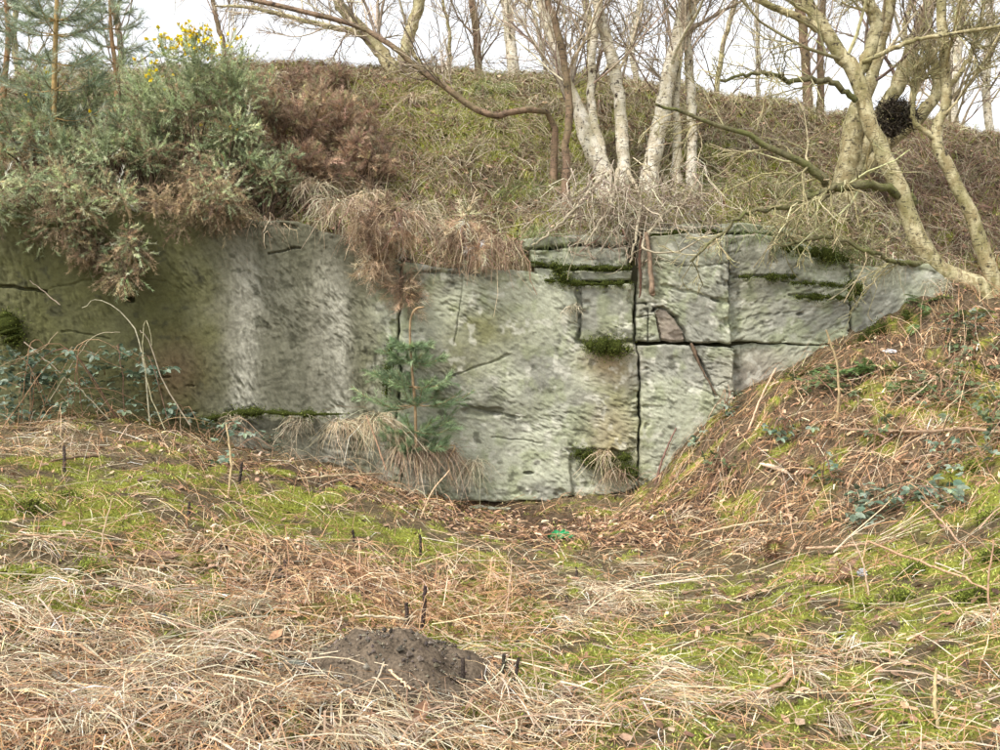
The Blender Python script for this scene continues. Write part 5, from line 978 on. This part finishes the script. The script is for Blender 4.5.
def crumple(name, label, cat, px, py, s, col, mat, seed=0, flat=.6, nscale=5, amp=.5, group=None, aspect=1.0):
    """small crumpled or rough lump on the ground"""
    c = G(px, py, 2.5, 9.4); o = thing(name, label, cat, c, group); nu_, nv_ = 20, 12; th = np.linspace(0, 2 * np.pi, nu_, endpoint=False)[None]; ph = np.linspace(0.05, np.pi - .05, nv_)[:, None]
    d = np.stack([np.sin(ph) * np.cos(th), np.sin(ph) * np.sin(th), np.cos(ph) + 0 * th], -1); r = 1 + amp * (fbm(d[..., 0] * nscale + seed, d[..., 1] * nscale + d[..., 2] * nscale * 1.3, 3, seed) - .5) * 2
    v = c + d * r[..., None] * s * np.array([aspect, .8, flat]) + np.array([0, 0, s * flat * .55]); k = (np.arange(nv_ - 1)[:, None] * nu_ + np.arange(nu_)[None]).ravel(); k2 = (np.arange(nv_ - 1)[:, None] * nu_ + (np.arange(nu_)[None] + 1) % nu_).ravel(); g = Geo()
    g.add(v, (lin(col) * (.7 + .6 * fbm(d[..., 0] * 6, d[..., 2] * 6 + seed, 2, seed))[..., None]).reshape(-1, 3), quads=np.stack([k, k2, k2 + nu_, k + nu_], 1)); g.build('lump', mat, o, False); return o
crumple('plastic_litter', 'crumpled bright green plastic scrap at the foot of the face', 'litter', 560, 539, .07, (30, 150, 90), M_leaf, 3, .6, 4, .7, aspect=1.3)
crumple('plastic_litter', 'small white scrap of litter on the mossy slope', 'litter', 862, 575, .028, (225, 228, 232), M_leaf, 4, .8, 5, .7); crumple('plastic_litter', 'white scrap of litter beside the green ferns', 'litter', 890, 353, .035, (222, 224, 228), M_leaf, 5, .5, 5, .7, aspect=1.6)
crumple('stone', 'small blue-black rounded stone lying in the straw', 'stone', 163, 625, .035, (66, 68, 78), M_soil, 6, 1.0, 3, .3); crumple('mossy_clod', 'mossy brown clod left of the soil mound', 'clod', 308, 614, .10, (92, 88, 48), M_moss, 7, .35, 3, .5, aspect=1.7); crumple('soil_patch', 'bare reddish soil clod on the left rise', 'clod', 150, 558, .10, (128, 104, 88), M_soil, 8, .25, 3, .5, aspect=1.6); crumple('stone', 'grey half-buried stone below the mossy clod', 'stone', 292, 670, .05, (112, 114, 104), M_soil, 9, .6, 3, .4, aspect=1.3)
crumple('stone', 'brown half-buried lump in straw at the left', 'stone', 100, 590, .03, (110, 92, 78), M_soil, 19, .6, 3, .4, aspect=1.3)
# single dry leaves that can be picked out
for k, (px, py, s_, lb) in enumerate([(276, 650, .10, 'flat terracotta dead leaf left of the soil mound'), (168, 654, .075, 'buff dead leaf below the blue-black stone'), (58, 690, .09, 'curled grey-brown leaf in the straw at the left'), (40, 655, .09, 'crumpled pale leaf above the curled leaf'), (345, 664, .07, 'tan dead leaf lying on the soil mound'), (375, 702, .08, 'tan dead leaf in the straw in front of the soil mound'), (420, 728, .10, 'chestnut dead leaf in front of the soil mound'), (470, 720, .10, 'tan dead leaf below the thick charred stem'), (180, 655, .06, 'dark brown leaf beside the buff one'), (60, 650, .08, 'fawn dead leaf beside the crumpled pale leaf')]):
    c = G(px, py); o = thing('dead_leaf', lb, 'dead leaf', c, 'dead leaves lying singly'); g = Geo(); zz = np.array([c[2] + (0.16 if k == 4 else 0.05)]); leaves(g, c[:1], c[1:2], s_, [[(172, 124, 98, 1)], [(206, 172, 136, 1)], [(150, 134, 120, 1)], [(190, 172, 150, 1)], [(172, 144, 116, 1)], [(178, 148, 120, 1)], [(146, 112, 88, 1)], [(176, 144, 116, 1)], [(116, 82, 58, 1)], [(178, 146, 116, 1)]][k], 0, zz); g.build('blade', M_litter, o, False)
DRY = [(196, 170, 132, 2), (168, 138, 106, 2)]; DK = [(120, 98, 80, 1)]
def lie(label, pl, cols=DRY, up_=.04, name='fallen_twig', cat='twig', group='fallen twigs and dead stems'):
    p = np.array([G(q[0], q[1], 2.5, 9.5) for q in pl]); Yl = p[:, 1]; p[:, 2] += up_; w_ = np.array([q[2] for q in pl]) * Yl / F; o = thing(name, label, cat, p[0], group); g = Geo(); q = smooth_path(np.c_[p, w_[:, None]], 20, .003); tubes(g, q[None, :, :3], q[None, :, 3] / 2, pick(cols, 1, .05), 6); g.build('wood', M_twig, o); return o
lie('long thin fallen branch lying across the right-hand slope', [(840, 442, 2), (880, 444, 3), (930, 446, 3.4), (970, 444, 3.6), (1010, 449, 4)], [(150, 122, 98, 1)], .10); lie('pale dead stalk lying in the moss at the lower right', [(702, 722, 2), (740, 706, 4), (776, 696, 5), (794, 680, 5)])
lie('pale dead stem from the white scrap down the slope', [(868, 554, 2.5), (905, 570, 2.5), (950, 588, 2.5), (990, 606, 2.5)], DRY, .08); lie('pale dead stem left of the white scrap', [(806, 557, 3), (836, 556, 3), (868, 553, 3)], DRY, .06); lie('dead stem crossing the trailing bramble', [(914, 510, 1.5), (940, 540, 2), (972, 580, 2)], DRY, .12)
lie('long dry stalk lying above the soil mound', [(355, 646, 2.5), (380, 647, 2.8), (408, 650, 2.5)], [(170, 150, 122, 1)], .15); lie('bent dry stalk in front of the soil mound', [(370, 675, 2.5), (392, 692, 3), (410, 708, 2)], DRY, .08); lie('pale stalk at the foot of the low ledge', [(298, 486, 2), (340, 482, 2.4), (385, 478, 2)], DRY, .06); lie('dark twig lying near the crest of the left rise', [(50, 470, 2), (75, 466, 3), (98, 464, 3)], DK, .06)
lie('dry stick across the right-hand slope above the moss', [(690, 545, 2), (730, 536, 2.4), (770, 530, 2)], DRY, .07); lie('pale stick on the slope below the ferns', [(760, 470, 2.5), (775, 474, 5), (786, 478, 4)], [(214, 190, 160, 1)], .05); lie('dry stalk across the lower left straw', [(40, 640, 2.5), (90, 665, 3), (140, 705, 2.5)], DRY, .06); lie('long dry stalk on the left rise', [(10, 545, 2), (60, 548, 2.5), (130, 556, 2)], DRY, .06)
for k, (pl, lb) in enumerate([([(836, 425, 3), (839, 395, 2.6), (836, 360, 2.2), (826, 330, 1.6)], 'pale bent stalk standing beside the ferns'), ([(748, 432, 2.4), (760, 400, 2), (776, 368, 1.6)], 'pale stalk leaning at the foot of the right-hand slab'), ([(655, 485, 3), (664, 455, 2.2), (676, 428, 1.4)], 'dark sapling stem at the foot of the split block'), ([(228, 500, 2.6), (231, 460, 2.2), (226, 424, 1.8)], 'upright dry stem before the low ledge'), ([(100, 560, 1.6), (104, 530, 1.6), (112, 500, 1.2)], 'thin dry stem upright on the left rise'), ([(500, 640, 1.6), (508, 600, 1.4), (512, 560, 1)], 'thin dry stem upright beyond the charred pair'), ([(540, 715, 1.8), (536, 680, 1.6), (530, 640, 1.2)], 'thin brown stem upright right of the soil mound'), ([(938, 730, 4), (935, 700, 4), (936, 668, 2.5)], 'brown stubby stem upright at the lower right'), ([(870, 600, 2), (862, 560, 1.6), (850, 535, 1)], 'thin stem standing behind the white scrap'), ([(452, 480, 2), (448, 462, 2), (455, 446, 1.8), (440, 448, 1.4)], 'pale hooked stalk under the pine sapling'), ([(996, 640, 2.4), (988, 590, 2), (994, 540, 1.5)], 'brown stem standing at the right edge of the slope'), ([(420, 520, 2), (432, 492, 1.6), (450, 470, 1.2)], 'leaning dry stem below the pine sapling'), ([(386, 470, 2), (376, 440, 1.8), (366, 415, 1.2)], 'thin pale stalk before the ledge tufts')]):
    b = G(pl[0][0], pl[0][1] - 2, 2.5, 9.3); stick('dry_stem', lb, 'dry stem', pl, b[1], DRY if k not in (2,) else DK, 'upright dry stems', None, 6, .002)
